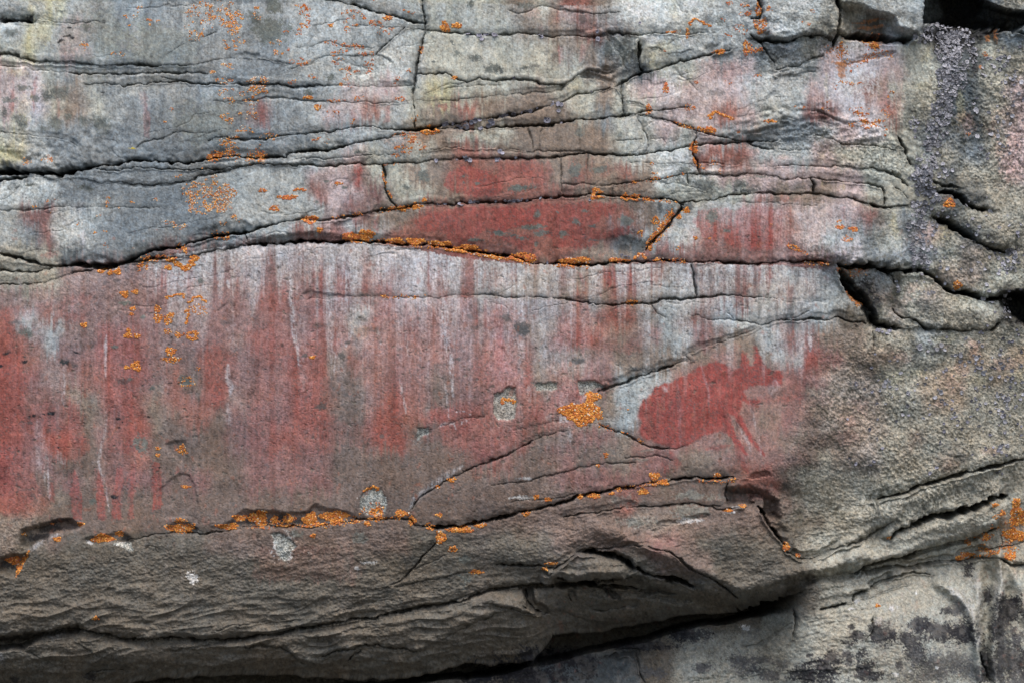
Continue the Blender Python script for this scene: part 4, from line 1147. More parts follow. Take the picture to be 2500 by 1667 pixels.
# --- blots: colour, strength, break-up | cx,cy,rx,ry on a tile, any number
COLS = dict(D=(62,66,66), G=(98,104,100), Y=(186,178,132), W=(204,206,206), B=(38,38,42), O=(176,112,58), T=(150,122,96), P=(186,150,142), K=(82,82,82), Q=(120,128,122), S=(128,84,80))  # some B blots paint shade into the gap and hollows
BLOTS = """
G .75|@10 230,80,75,60 1860,40,30,35 1740,440,40,25 1870,480,50,35 2040,560,60,40 2280,560,40,18 1980,580,40,30 1680,350,15,15 1540,500,12,10 900,1240,40,20 520,760,40,30 700,640,30,30 200,260,150,120 80,160,60,60
D .5|@10 230,80,70,55 1100,300,60,60 1480,1120,60,40 960,1290,70,30 1700,950,60,20 1920,640,60,14
G .7|@11 1450,90,45,30 1490,130,25,15 1320,200,25,30 810,190,30,14 2080,580,60,22 2300,525,50,14 2200,590,30,10 1900,630,60,14 2250,200,70,25 1790,120,12,14 1790,170,12,10 1900,160,20,12 600,320,15,15 2280,620,30,10 660,150,20,12
D .6|@11 530,1055,70,14 700,1080,50,12 960,1075,50,12 600,1320,38,24 950,1275,40,24 1050,1360,40,22 850,1455,25,18 1850,1270,32,24 1870,1360,28,14 2120,1270,40,30 2270,1350,45,60 1410,1280,18,14 300,1060,20,8 290,1490,18,22
T .7|@11 950,1380,50,40
K .6|@12 490,240,24,14 780,220,30,30 1730,260,28,16 600,640,45,24 1110,880,20,16 790,975,20,12 840,120,25,16
W .5|@12 2120,560,50,40
S .5|@01 420,740,60,20
G .7|@01 700,190,60,20 240,180,60,14 770,440,16,16 1170,1250,22,12 1000,1135,50,12 1640,970,26,20 230,1400,60,28
D .6|@01 700,190,50,16 130,1310,70,12 60,1550,40,12 1870,1290,50,22
B .9|@02 65,215,26,8 205,285,28,14 200,250,12,6 20,320,22,12 265,725,30,12 350,712,14,6 400,700,26,14 430,695,14,14 400,795,14,5 625,200,26,8 930,1385,30,14 870,328,14,5 960,730,24,8 1000,755,10,7 965,810,12,10 915,640,12,8 475,980,8,8 1220,725,12,7 1295,1135,10,6 1515,630,8,5 1395,458,16,5 540,290,40,24
D .7|@02 610,310,40,24 530,280,38,30 390,850,28,22 1000,440,36,20 740,150,30,16 240,790,22,12 1010,310,40,14 1300,870,30,16 740,300,20,10
G .7|@02 930,145,30,14 1240,490,24,14 760,1420,24,30 1070,430,20,12 1520,430,50,40 1170,960,50,60
Q .5|@00 750,300,300,250 1300,400,300,200 1700,1000,250,150
G .6|@00 2100,160,80,60 2250,80,70,60 840,1000,60,60 680,990,50,40 550,950,35,25 440,1010,50,60 130,980,40,30 180,1010,30,60 480,760,60,50 380,790,40,40 290,820,40,30 180,720,60,20 90,280,80,30 70,820,60,30 40,930,30,40 350,1050,30,20 250,130,50,16 500,90,30,12 700,230,60,30
B .85|@00 30,160,45,20 240,160,45,26 500,335,26,12 590,330,16,16 550,310,30,8 570,238,18,8 850,758,20,6 480,350,10,12
Y .6|@00 380,240,60,90 260,80,30,30 130,600,70,30 200,880,60,100
G .5|@20 260,40,70,30 1870,170,40,40 960,400,30,60 720,1100,40,30 560,700,30,15 1060,1100,30,20
D .65|@20 60,570,50,22 350,530,36,18 280,570,24,12 650,490,14,12 1110,380,60,50 1140,470,60,60 1150,580,60,30 1840,760,60,26 1800,560,20,30 1100,870,30,50 850,930,40,14 960,900,40,14 740,150,26,30
D .6|@20 2200,560,40,60 2280,300,50,60 2250,420,60,40 1780,170,50,40 2290,470,60,40 1500,200,50,14 1650,100,30,30
W .5|@20 1250,90,70,50 1500,640,80,60 1520,770,50,30 1560,1290,70,40 1440,1400,80,30 1300,320,60,30 1590,350,80,30 1650,30,60,40 1150,50,40,30
P .7|@20 340,110,50,40 1260,130,1,1
Y .5|@20 1500,80,30,70 1460,380,120,40 1320,460,30,40 1330,540,50,40 700,700,60,50
G .7|@21 370,520,70,16 400,570,55,22 60,575,60,20 240,620,40,16 580,580,28,30 375,420,24,30 780,380,30,16 830,520,40,12 1100,470,45,28 850,630,50,10 700,480,30,30 350,650,14,18 540,395,14,12 1800,440,45,60 1920,550,30,16 230,190,90,24 1580,60,40,20 880,60,60,20 680,60,50,60
D .75|@21 1130,620,70,36 1200,680,70,46 1080,690,50,30 1280,650,40,40 1330,760,50,20 1470,400,40,60 1600,360,50,20 2150,220,120,14 1380,370,20,30
D .5|@21 600,1030,34,20 100,1270,50,30 260,1350,50,60 330,1220,20,14 1110,1320,20,14 1850,950,10,50 1790,940,14,60
G .6|@21 1750,170,80,40 2050,170,80,40 2200,110,70,14
K .7|@22 440,470,90,26 800,470,100,24 1230,340,80,20 1380,330,70,14 700,280,50,20 250,20,50,30
Q .5|@22 440,470,80,20 1280,1000,60,10 1250,1070,60,10
W .6|@22 270,1220,60,12 260,1400,100,12 300,1380,60,10
D .55|@30 400,1000,60,14 250,900,60,14 600,1000,50,10 700,970,40,10 380,1090,50,14 700,1110,60,12 300,1180,50,8 900,1130,60,14 1050,1160,40,12
D .6|@30 200,440,60,40 350,420,60,40 480,480,60,20 600,350,40,60 700,340,60,30 260,200,60,30 450,160,50,30 700,200,60,50 1400,150,70,40 1330,130,40,30 950,20,60,20 150,340,60,40 300,500,40,50
W .5|@30 950,380,70,40 300,250,100,40 500,40,60,30 400,380,60,20 960,650,140,100 560,250,20,20
O .6|@30 1100,180,80,10 1050,240,100,14 980,200,60,10
O .75|@30 860,560,36,46 860,530,60,16 990,505,50,10 860,630,24,20 1130,360,60,30 1120,390,36,26 2140,290,18,50 2080,300,14,30 2010,550,16,16 1100,1010,60,8 650,1000,0,0
B .75|@30 1950,430,26,120 1960,560,24,60 1700,300,90,60 1800,300,90,60
D .5|@30 1450,850,60,80 1400,950,50,70 1500,1000,60,100 2020,720,30,30 1950,820,30,50 1850,1200,30,60 1600,1400,80,80 1340,1200,40,60 2200,550,80,80 2400,700,50,120 1550,1150,60,50 2050,1100,20,60 1450,1100,40,50 1950,1500,60,30 2180,1350,40,20 1800,1500,60,30
P .6|@30 2200,1300,90,160 1880,1000,60,90 2100,1050,50,90 2250,1150,70,80 1330,780,30,120 130,1250,70,24 380,1290,40,24 600,760,60,80
Y .5|@30 1560,450,50,90 1840,900,30,130 730,700,14,110 1500,700,60,30 690,1290,30,40
D .55|@31 600,170,60,40 100,210,60,20 480,180,60,30 1200,450,70,80 1150,600,80,70 1950,500,80,40 1900,800,60,60 2050,900,60,60 1300,1050,20,60 1650,1200,100,50 1500,1150,60,40 1900,1250,100,30 2100,600,50,60 900,740,80,20 1050,800,80,20 1250,780,50,24 1000,700,100,14 150,950,20,60 180,1180,16,80 330,1190,20,60 450,1190,20,60 530,1180,16,60 500,930,24,70 480,1330,50,40
P .6|@31 1400,1100,60,50 1430,1010,50,40 2250,100,80,70 1700,1500,60,30 1950,1480,70,30
Y .6|@31 1290,500,30,90 1660,620,60,60 700,160,20,30 860,170,14,40 1700,530,50,30
B .7|@31 1050,1050,60,90 1130,1180,40,80 950,960,40,40 2300,1180,70,90 1550,100,80,60
D .6|@32 1130,100,14,60 1440,160,30,90 1480,240,40,60 1580,310,60,30 930,450,14,40 820,500,10,30 1420,760,50,40 1070,300,80,60 1150,400,60,30 1100,1150,80,40 1850,1060,80,30 1650,200,20,10 1500,40,30,30 400,1280,50,40 150,1330,120,50 60,1330,60,30
P .6|@32 680,450,90,60 700,600,90,50 1000,640,80,60 1330,250,60,40 1950,200,50,60 2200,300,100,60 900,900,80,50 900,760,80,40 1640,620,50,40 1750,450,80,60 2100,1020,80,30 1850,330,60,60
Y .4|@32 2300,400,60,60 2000,430,80,40 1700,100,80,40 1300,400,100,50 1500,350,80,30
K .12|@32 150,1000,40,20 290,1030,40,30 900,1200,200,120 500,1150,150,150 700,1000,150,60
W .85|@03 1570,690,52,36 2290,440,60,60 2320,510,40,40 1025,430,50,20 740,425,24,20 1390,870,0,0
B .55|@03 400,290,120,30 500,240,80,20 330,360,80,24 60,600,60,30 1050,380,40,30 120,630,30,20 1580,290,30,20 740,1520,60,24 120,1530,30,20
B .5|@03 2050,240,140,30 2300,220,60,30
B .5|@13 100,230,100,40 520,160,60,30 300,240,120,30 450,220,80,24 600,200,60,20
W .6|@13 310,440,90,90 330,520,40,40 1050,40,90,40 1000,80,50,30 1000,580,50,14 910,620,20,12 2250,60,60,8
G .5|@13 1790,560,60,30 1800,720,50,50 920,380,60,40 420,340,60,30 1960,280,0,0
D .5|@13 1350,560,60,50 1150,800,60,20
Q .5|@23 1190,240,120,40 1620,30,200,30 1080,60,80,40 1600,150,130,40 1600,210,80,20
W .6|@23 1620,240,80,14 1560,220,40,10 2000,125,30,10 1950,170,50,12 2080,1100,36,18 200,60,60,8
D .5|@23 580,940,60,50 430,840,40,40
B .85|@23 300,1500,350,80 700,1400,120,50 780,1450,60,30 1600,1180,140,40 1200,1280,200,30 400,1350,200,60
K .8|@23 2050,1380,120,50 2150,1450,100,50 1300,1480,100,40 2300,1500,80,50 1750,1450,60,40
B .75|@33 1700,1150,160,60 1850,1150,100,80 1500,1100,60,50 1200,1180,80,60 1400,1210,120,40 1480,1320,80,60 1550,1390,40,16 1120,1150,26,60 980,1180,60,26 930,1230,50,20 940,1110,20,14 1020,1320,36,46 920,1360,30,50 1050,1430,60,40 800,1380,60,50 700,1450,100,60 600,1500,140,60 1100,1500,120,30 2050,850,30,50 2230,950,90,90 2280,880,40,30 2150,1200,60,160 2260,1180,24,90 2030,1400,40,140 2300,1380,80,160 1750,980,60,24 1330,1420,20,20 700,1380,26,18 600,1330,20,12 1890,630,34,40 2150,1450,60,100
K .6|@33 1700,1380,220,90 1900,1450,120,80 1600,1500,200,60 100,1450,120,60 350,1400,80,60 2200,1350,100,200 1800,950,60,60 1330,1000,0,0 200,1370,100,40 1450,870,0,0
W .85|@33 1465,820,12,14 1645,1435,12,14 1405,1465,12,8 1300,1490,20,12 70,1100,36,18 940,955,14,12 980,900,20,14
"""
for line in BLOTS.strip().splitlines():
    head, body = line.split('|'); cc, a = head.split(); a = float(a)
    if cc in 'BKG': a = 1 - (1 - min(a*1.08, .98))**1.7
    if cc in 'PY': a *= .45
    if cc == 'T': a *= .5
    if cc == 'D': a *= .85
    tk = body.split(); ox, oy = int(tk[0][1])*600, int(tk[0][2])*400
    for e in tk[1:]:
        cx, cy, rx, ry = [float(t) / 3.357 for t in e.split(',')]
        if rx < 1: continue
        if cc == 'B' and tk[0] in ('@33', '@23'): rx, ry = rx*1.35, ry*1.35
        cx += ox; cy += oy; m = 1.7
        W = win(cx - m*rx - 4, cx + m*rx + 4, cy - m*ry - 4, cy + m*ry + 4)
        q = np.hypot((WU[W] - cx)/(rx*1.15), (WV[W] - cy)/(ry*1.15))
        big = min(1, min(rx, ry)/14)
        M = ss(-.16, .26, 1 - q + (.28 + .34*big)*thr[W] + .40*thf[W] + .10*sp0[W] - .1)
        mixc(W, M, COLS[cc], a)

# --- fresh chips: salt and pepper crystals
sp = .9*fil(3.4, 3.4, 121); sp2 = fil(5, 4, 122)
SCARS = [(7, '@12 2030,545 2090,520 2140,475 2210,500 2225,600 2200,740 2060,760 2015,700'),
         (7, '@12 1410,825 1500,820 1500,860 1420,905'), (7, '@12 940,1370 1010,1300 1120,1320 1160,1400 1150,1520 1000,1530 930,1480'),
         (7, '@13 200,340 280,330 420,440 330,560 280,550'), (0, '@22 360,460 540,440 540,500 370,510'),
         (0, '@22 700,450 850,440 930,480 720,560'), (0, '@03 940,430 1090,410 1095,475 1000,450'), (0, '@02 1850,1370 1851,1371 1850,1372')]
for gnum, s in SCARS:
    P = pts(s)
    if np.ptp(P[:, 0]) < 4: continue
    W, M = poly_mask(P, 3)
    M = ss(.15, .7, M + .30*thr[W] + .12*thf[W])
    t = np.clip(.5 + .9*sp[W] + .4*sp2[W] + .3*thr[W], 0, 1)[..., None]
    c = lin((84, 90, 88))*(1 - t) + lin((188, 190, 182))*t
    al = (M*.85)[..., None].astype(F); COL[W] = COL[W]*(1 - al) + c*al
    if gnum: sub = PART[W]; sub[M > .5] = gnum; PART[W] = sub

# grey weathering over the lowest right rocks
W = win(1300, 2620, 1380, 1800)
mixc(W, ss(0, .9, mot2[W] + .4*thr[W] + .3*mot[W])*ss(1420, 1520, VG[W]), (104, 102, 98), .32)
# small lost flakes of the stained skin, mostly on the main panel
chip = ss(1.35, 1.75, .9*fil(17, 13, 140, 2) + .35*vn(140, 120, 141)) * (1 - rg) * (VG > 560)
mixc((slice(None), slice(None)), chip*np.clip(.8 + .4*sp, 0, 1), (104, 103, 95), .72)
warm = ss(1.1, 1.9, fil(20, 26, 142, 2)) * (1 - rg) * (VG > 560)
mixc((slice(None), slice(None)), warm, (150, 100, 84), .45)
H -= 1.6*chip
# --- rust washes beside lichen-lined cracks
for s, w, a in [('@21 1550,360 1420,520 1300,660', 12, .35), ('@10 1150,1150 1400,1180 1500,1100', 22, .25), ('@30 860,420 800,470 700,480', 14, .4),
                ('@30 1000,330 1200,335', 10, .5), ('@33 2150,200 2300,300 2200,450', 26, .4), ('@31 1700,280 1770,360', 10, .4), ('@31 850,860 960,900 1080,870', 10, .4)]:
    W, M = stroke(pts(s), w, 1.5); mixc(W, M*np.clip(.6 + thf[W], 0, 1), (186, 120, 70), a)

# --- mineral grain, dark film in seams, shade painted in above cracks, speckle
val = 1 + .16*thf + .10*thr + .15*mot + .10*mot2 + (.05*streak + .06*fst + .05*stv)*(1 - rg)*smooth_part + .28*sp*(.25 + .6*rg) + .08*fil(6, 6, 118) + .06*vn(60, 50, 130)
val = np.clip(val, .35, 1.7)
film_shade = np.clip(np.maximum(crack, .7*hair) * (.62 + .5*thr + .3*thf), 0, 1) * .62
COL *= val[..., None].astype(F)
fl = (film_shade * (1 - .3*rg))[..., None].astype(F)
COL = COL*(1 - fl) + lin((66, 68, 66))*fl
# tiny dark pits and lichen dots on the rough walls
dots = 1.5*ss(.15, .9, .8*fil(8, 10, 131) + .5*vn(22, 26, 132) + .4*sp) * rg * ss(1850, 2000, UG) * (1 - ss(1250, 1350, VG))
dots = np.clip(dots, 0, 1.3)
COL = COL*(1 - .5*dots[..., None]) + lin((78, 78, 66))*(.5*dots[..., None])
dk = ss(.35, .9, .8*fil(5, 7, 133) + .6*thr) * (1 - .4*rg) * .42
COL = COL*(1 - dk[..., None]) + lin((90, 92, 92))*dk[..., None]
# warm and cool mineral speckle
hue = (.05*vn(3.4, 3.4, 134) + .05*vn(40, 30, 135))[..., None]
COL = np.clip(COL * (1 + hue*np.array([1, 0, -1], F)), .012, .75).astype(F)

# ------------------------------------------------------------------ place the surveyed points in the world
K = 1 - (HB * S) / D
X3 = (UG - 1250) * S * K
Z3 = ZC - (VG - 833.5) * S * K
Y3 = -H * S
NVERT = NU * NV

def surf(u, v):
    i = np.clip(np.searchsorted(V, v) - 1, 0, NV - 2); j = np.clip(np.searchsorted(U, u) - 1, 0, NU - 2)
    return X3[i, j], Y3[i, j], Z3[i, j]
HS = blur(H.copy(), 2)
def nrm(u, v, k=3):
    i = np.clip(np.searchsorted(V, v) - 1, k, NV - 1 - k); j = np.clip(np.searchsorted(U, u) - 1, k, NU - 1 - k)
    gx = (HS[i, j + k] - HS[i, j - k]) / (U[j + k] - U[j - k]); gz = -(HS[i + k, j] - HS[i - k, j]) / (V[i + k] - V[i - k])
    n = np.stack([-gx, -np.ones_like(gx), -gz], -1)
    g = np.hypot(gx, gz); sc = np.minimum(1, 1.2/np.maximum(g, 1e-4)); n[..., 0] *= sc; n[..., 2] *= sc
    return n / np.linalg.norm(n, axis=-1, keepdims=True)

# ------------------------------------------------------------------ materials
def rock_material():
    m = bpy.data.materials.new("weathered_rock"); m.use_nodes = True
    n, l = m.node_tree.nodes, m.node_tree.links
    b = n["Principled BSDF"]; b.inputs["Roughness"].default_value = .86
    b.inputs["Specular IOR Level"].default_value = .25
    at = n.new("ShaderNodeAttribute"); at.attribute_name = "stone"
    tc = n.new("ShaderNodeTexCoord")
    n1 = n.new("ShaderNodeTexNoise"); n1.inputs["Scale"].default_value = 330; n1.inputs["Detail"].default_value = 5; n1.inputs["Roughness"].default_value = .7
    l.new(tc.outputs["Object"], n1.inputs["Vector"])
    rp = n.new("ShaderNodeMapRange"); rp.inputs[1].default_value = .3; rp.inputs[2].default_value = .7; rp.inputs[3].default_value = .80; rp.inputs[4].default_value = 1.2
    l.new(n1.outputs["Fac"], rp.inputs[0])
    mx = n.new("ShaderNodeVectorMath"); mx.operation = 'SCALE'
    l.new(at.outputs["Color"], mx.inputs[0]); l.new(rp.outputs[0], mx.inputs["Scale"])
    l.new(mx.outputs[0], b.inputs["Base Color"])
    n2 = n.new("ShaderNodeTexNoise"); n2.inputs["Scale"].default_value = 520; n2.inputs["Detail"].default_value = 4
    l.new(tc.outputs["Object"], n2.inputs["Vector"])
    bp = n.new("ShaderNodeBump"); bp.inputs["Strength"].default_value = .35; bp.inputs["Distance"].default_value = .0012
    l.new(n2.outputs["Fac"], bp.inputs["Height"]); l.new(bp.outputs[0], b.inputs["Normal"])
    return m
def tint_material(name, attr_scale=1.0, rough_=.8, noise_scale=600):
    m = bpy.data.materials.new(name); m.use_nodes = True
    n, l = m.node_tree.nodes, m.node_tree.links
    b = n["Principled BSDF"]; b.inputs["Roughness"].default_value = rough_; b.inputs["Specular IOR Level"].default_value = .3
    at = n.new("ShaderNodeAttribute"); at.attribute_name = "tint"
    tc = n.new("ShaderNodeTexCoord"); n1 = n.new("ShaderNodeTexNoise"); n1.inputs["Scale"].default_value = noise_scale
    l.new(tc.outputs["Object"], n1.inputs["Vector"])
    rp = n.new("ShaderNodeMapRange"); rp.inputs[1].default_value = .3; rp.inputs[2].default_value = .7; rp.inputs[3].default_value = .8; rp.inputs[4].default_value = 1.2
    l.new(n1.outputs["Fac"], rp.inputs[0])
    mx = n.new("ShaderNodeVectorMath"); mx.operation = 'SCALE'
    l.new(at.outputs["Color"], mx.inputs[0]); l.new(rp.outputs[0], mx.inputs["Scale"]); l.new(mx.outputs[0], b.inputs["Base Color"])
    return m
ROCK = rock_material()
LICHEN = tint_material("orange_lichen")
FLAKE = tint_material("grey_flake_lichen", rough_=.55)

def make_mesh(name, verts, quads, cols, attr, mat, tris=False):
    me = bpy.data.meshes.new(name)
    k = 3 if tris else 4
    nq = len(quads)
    me.vertices.add(len(verts)); me.vertices.foreach_set("co", np.ascontiguousarray(verts, F).ravel())
    me.loops.add(nq*k); me.loops.foreach_set("vertex_index", np.ascontiguousarray(quads, np.int32).ravel())
    me.polygons.add(nq)
    me.polygons.foreach_set("loop_start", np.arange(0, nq*k, k, dtype=np.int32))
    try: me.polygons.foreach_set("loop_total", np.full(nq, k, np.int32))
    except Exception: pass
    a = me.attributes.new(attr, 'FLOAT_COLOR', 'POINT')
    c4 = np.ones((len(verts), 4), F); c4[:, :3] = cols
    a.data.foreach_set("color", c4.ravel())
    me.materials.append(mat)
    me.update(calc_edges=True)
    return me
def link(name, me, parent=None):
    o = bpy.data.objects.new(name, me); scene.collection.objects.link(o)
    if parent: o.parent = parent
    return o
def tag(o, label=None, cat=None, group=None, kind=None):
    for k, v in (('label', label), ('category', cat), ('group', group), ('kind', kind)):
        if v: o[k] = v

# ------------------------------------------------------------------ cut the relief into its slabs, each with its painted parts
idx = np.arange(NVERT, dtype=np.int32).reshape(NV, NU)
FQ = np.stack([idx[:-1, :-1], idx[1:, :-1], idx[1:, 1:], idx[:-1, 1:]], -1).reshape(-1, 4)
FL = LAB[:-1, :-1].ravel(); FP = PART[:-1, :-1].ravel()
VXYZ = np.stack([X3, Y3, Z3], -1).reshape(-1, 3).astype(F)
VC = COL.reshape(-1, 3)
PN = {8: ('red_paint', 'small smear of red ochre above the lichen line'), 9: ('red_paint', 'narrow upright stroke of red ochre'), 10: ('red_paint', 'short slanting stroke of red ochre under the animal'),
      11: ('red_paint', 'small drop of red ochre left of the slanting stroke'), 12: ('red_paint', 'streaky right end of the faded red rectangle'), 40: ('red_paint', 'tall dark red ochre patch'),
      **{20 + k: ('red_paint', t) for k, t in enumerate(['squarish worn red ochre frame', 'rounded worn red ochre patch', 'worn red ochre patch with ragged edge', 'low worn red ochre band', 'faint level band of red ochre', 'slim faint stroke of red ochre', 'faint oval of red ochre'])},
      **{30 + k: ('red_paint', t) for k, t in enumerate(['first long red ochre leg from the left', 'second long red ochre leg from the left', 'third long red ochre leg from the left', 'fourth long red ochre leg from the left', 'fifth long red ochre leg from the left', 'thin faint red leg left of the long ones', 'short faint red mark right of the legs'])},
      1: ('painted_animal', 'solid red ochre animal figure with two upright horns and slanting legs'),
      2: ('red_paint', 'faded rectangle of red ochre'), 3: ('red_paint', 'long bright smear of red ochre'),
      4: ('red_paint', 'streaky red ochre patch with pale runs'), 5: ('red_paint', 'faint worn red ochre figures'),
      6: ('red_paint', 'large worn body of red ochre at the left edge'), 7: ('chipped_scar', 'pale speckled scar where the rock has chipped')}
remap = np.full(NVERT, -1, np.int32)
def cut(mask, name, parent=None):
    q = FQ[mask]
    used = np.unique(q)
    remap[used] = np.arange(len(used), dtype=np.int32)
    me = make_mesh(name, VXYZ[used], remap[q], VC[used], "stone", ROCK)
    return link(name, me, parent)
order = np.argsort(FL, kind='stable'); cnt = np.bincount(FL, minlength=len(SL)); st = np.concatenate([[0], np.cumsum(cnt)])
for k, (P, off, rr, name, cat, label) in enumerate(SL):
    ids = order[st[k]:st[k + 1]]
    if len(ids) < 50: print('EMPTY SLAB', k, label, P[0]); continue
    pp_ = FP[ids]
    body = None
    parts = [p for p in np.unique(pp_) if p and (pp_ == p).sum() > 400]
    keep = ~np.isin(pp_, parts)
    body = cut(ids[keep], name)
    tag(body, label, cat)
    for p in parts:
        if p == 7:      # each scar its own
            f = ids[pp_ == p]; fu = U[FQ[f][:, 0] % NU]
            for lo, hi in ((0, 850), (850, 1010), (1010, 1150), (1150, 2500)):
                g = f[(fu >= lo) & (fu < hi)]
                if len(g) > 60: tag(cut(g, PN[7][0], body), PN[7][1])
        else:
            tag(cut(ids[pp_ == p], PN[p][0], body), PN[p][1])

# ------------------------------------------------------------------ orange crust lichen: clusters of small domes
LR = np.random.default_rng(7)
ang6 = np.arange(6) * math.pi / 3
def domes(u, v, r, tint, lift=.55):
    """r in photograph pixels"""
    n = len(u)
    x, y, z = surf(u, v); N = nrm(u, v)
    up = np.array([0, 0, 1.0]); A = np.cross(N, up); A /= np.linalg.norm(A, axis=1, keepdims=True) + 1e-9; B = np.cross(N, A)
    R = (r * S)[:, None]
    P0 = np.stack([x, y, z], -1)
    ph = LR.random(n) * 6.28
    vs = []
    for rad, h in ((1.0, -.25), (.82, .45)):
        for k in range(6):
            rr = rad * R * (1 + .3*LR.standard_normal((n, 1)).clip(-1, 1))
            a = ph + ang6[k]
            vs.append(P0 + rr*(np.cos(a)[:, None]*A + np.sin(a)[:, None]*B) + N * R * h * lift)
    vs.append(P0 + N * R * .95 * lift)
    vs = np.stack(vs, 1)                      # n,13,3
    T = []
    for k in range(6):
        k2 = (k + 1) % 6
        T += [(k, k2, 6 + k2), (k, 6 + k2, 6 + k), (6 + k, 6 + k2, 12)]
    T = np.array(T)
    tri = (T[None] + (np.arange(n) * 13)[:, None, None]).reshape(-1, 3)
    col = np.repeat(tint[:, None, :], 13, 1)
    col[:, :6] *= .7
    return vs.reshape(-1, 3), tri, col.reshape(-1, 3)

def orange(n, rust=0, pale=.12):
    a = lin((208, 132, 52)); b = lin((160, 92, 44)); c = lin((222, 162, 86)); d = lin((206, 196, 178)); e = lin((184, 104, 66))
    t = LR.random((n, 1)); s = LR.random((n, 1))
    col = a*(1 - t) + b*t
    col = np.where(s < .25, c, col)
    col = np.where(s > 1 - pale, d, col)
    if rust: col = np.where(LR.random((n, 1)) < rust, e, col)
    return (col * (.8 + .4*LR.random((n, 1)))).astype(F)

def colony(u, v, r, name, label, cat, group=None, kind=None, rust=0, pale=.1, lift=.55, tint=None):
    u, v, r = map(np.asarray, (u, v, r))
    vs, tri, col = domes(u, v, r, orange(len(u), rust, pale) if tint is None else tint, lift)
    me = make_mesh(name, vs, tri, col, "tint", LICHEN, True)
    o = link(name, me); tag(o, label, cat, group, kind); return o

def blob(cx, cy, rx, ry, n, hole=0, arc=None, rot=0):
    a = LR.random(n) * 6.28 if arc is None else np.radians(LR.uniform(arc[0], arc[1], n))
    q = np.sqrt(LR.uniform(hole**2, 1, n)) * (1 + .22*np.sin(3*a + cx) + .12*np.sin(7*a + cy))
    x, y = rx*q*np.cos(a), ry*q*np.sin(a)
    c, s = math.cos(math.radians(rot)), math.sin(math.radians(rot))
    return cx + x*c - y*s, cy + x*s + y*c
def along(P, n, spread, clump=.6):
    P = np.asarray(P); L = np.concatenate([[0], np.cumsum(np.hypot(*np.diff(P, axis=0).T))])
    centres = LR.random(max(3, int(L[-1]/14)))
    t = np.where(LR.random(n) < clump, LR.choice(centres, n) + LR.normal(0, 4/L[-1], n), LR.random(n)).clip(0, 1) * L[-1]
    return np.interp(t, L, P[:, 0]) + LR.normal(0, spread*.5, n), np.interp(t, L, P[:, 1]) + LR.normal(0, spread, n)

def T(tile, *a):
    ox, oy = int(tile[0])*600, int(tile[1])*400
    return [ox + a[0]/3.357, oy + a[1]/3.357] + [q/3.357 for q in a[2:]]

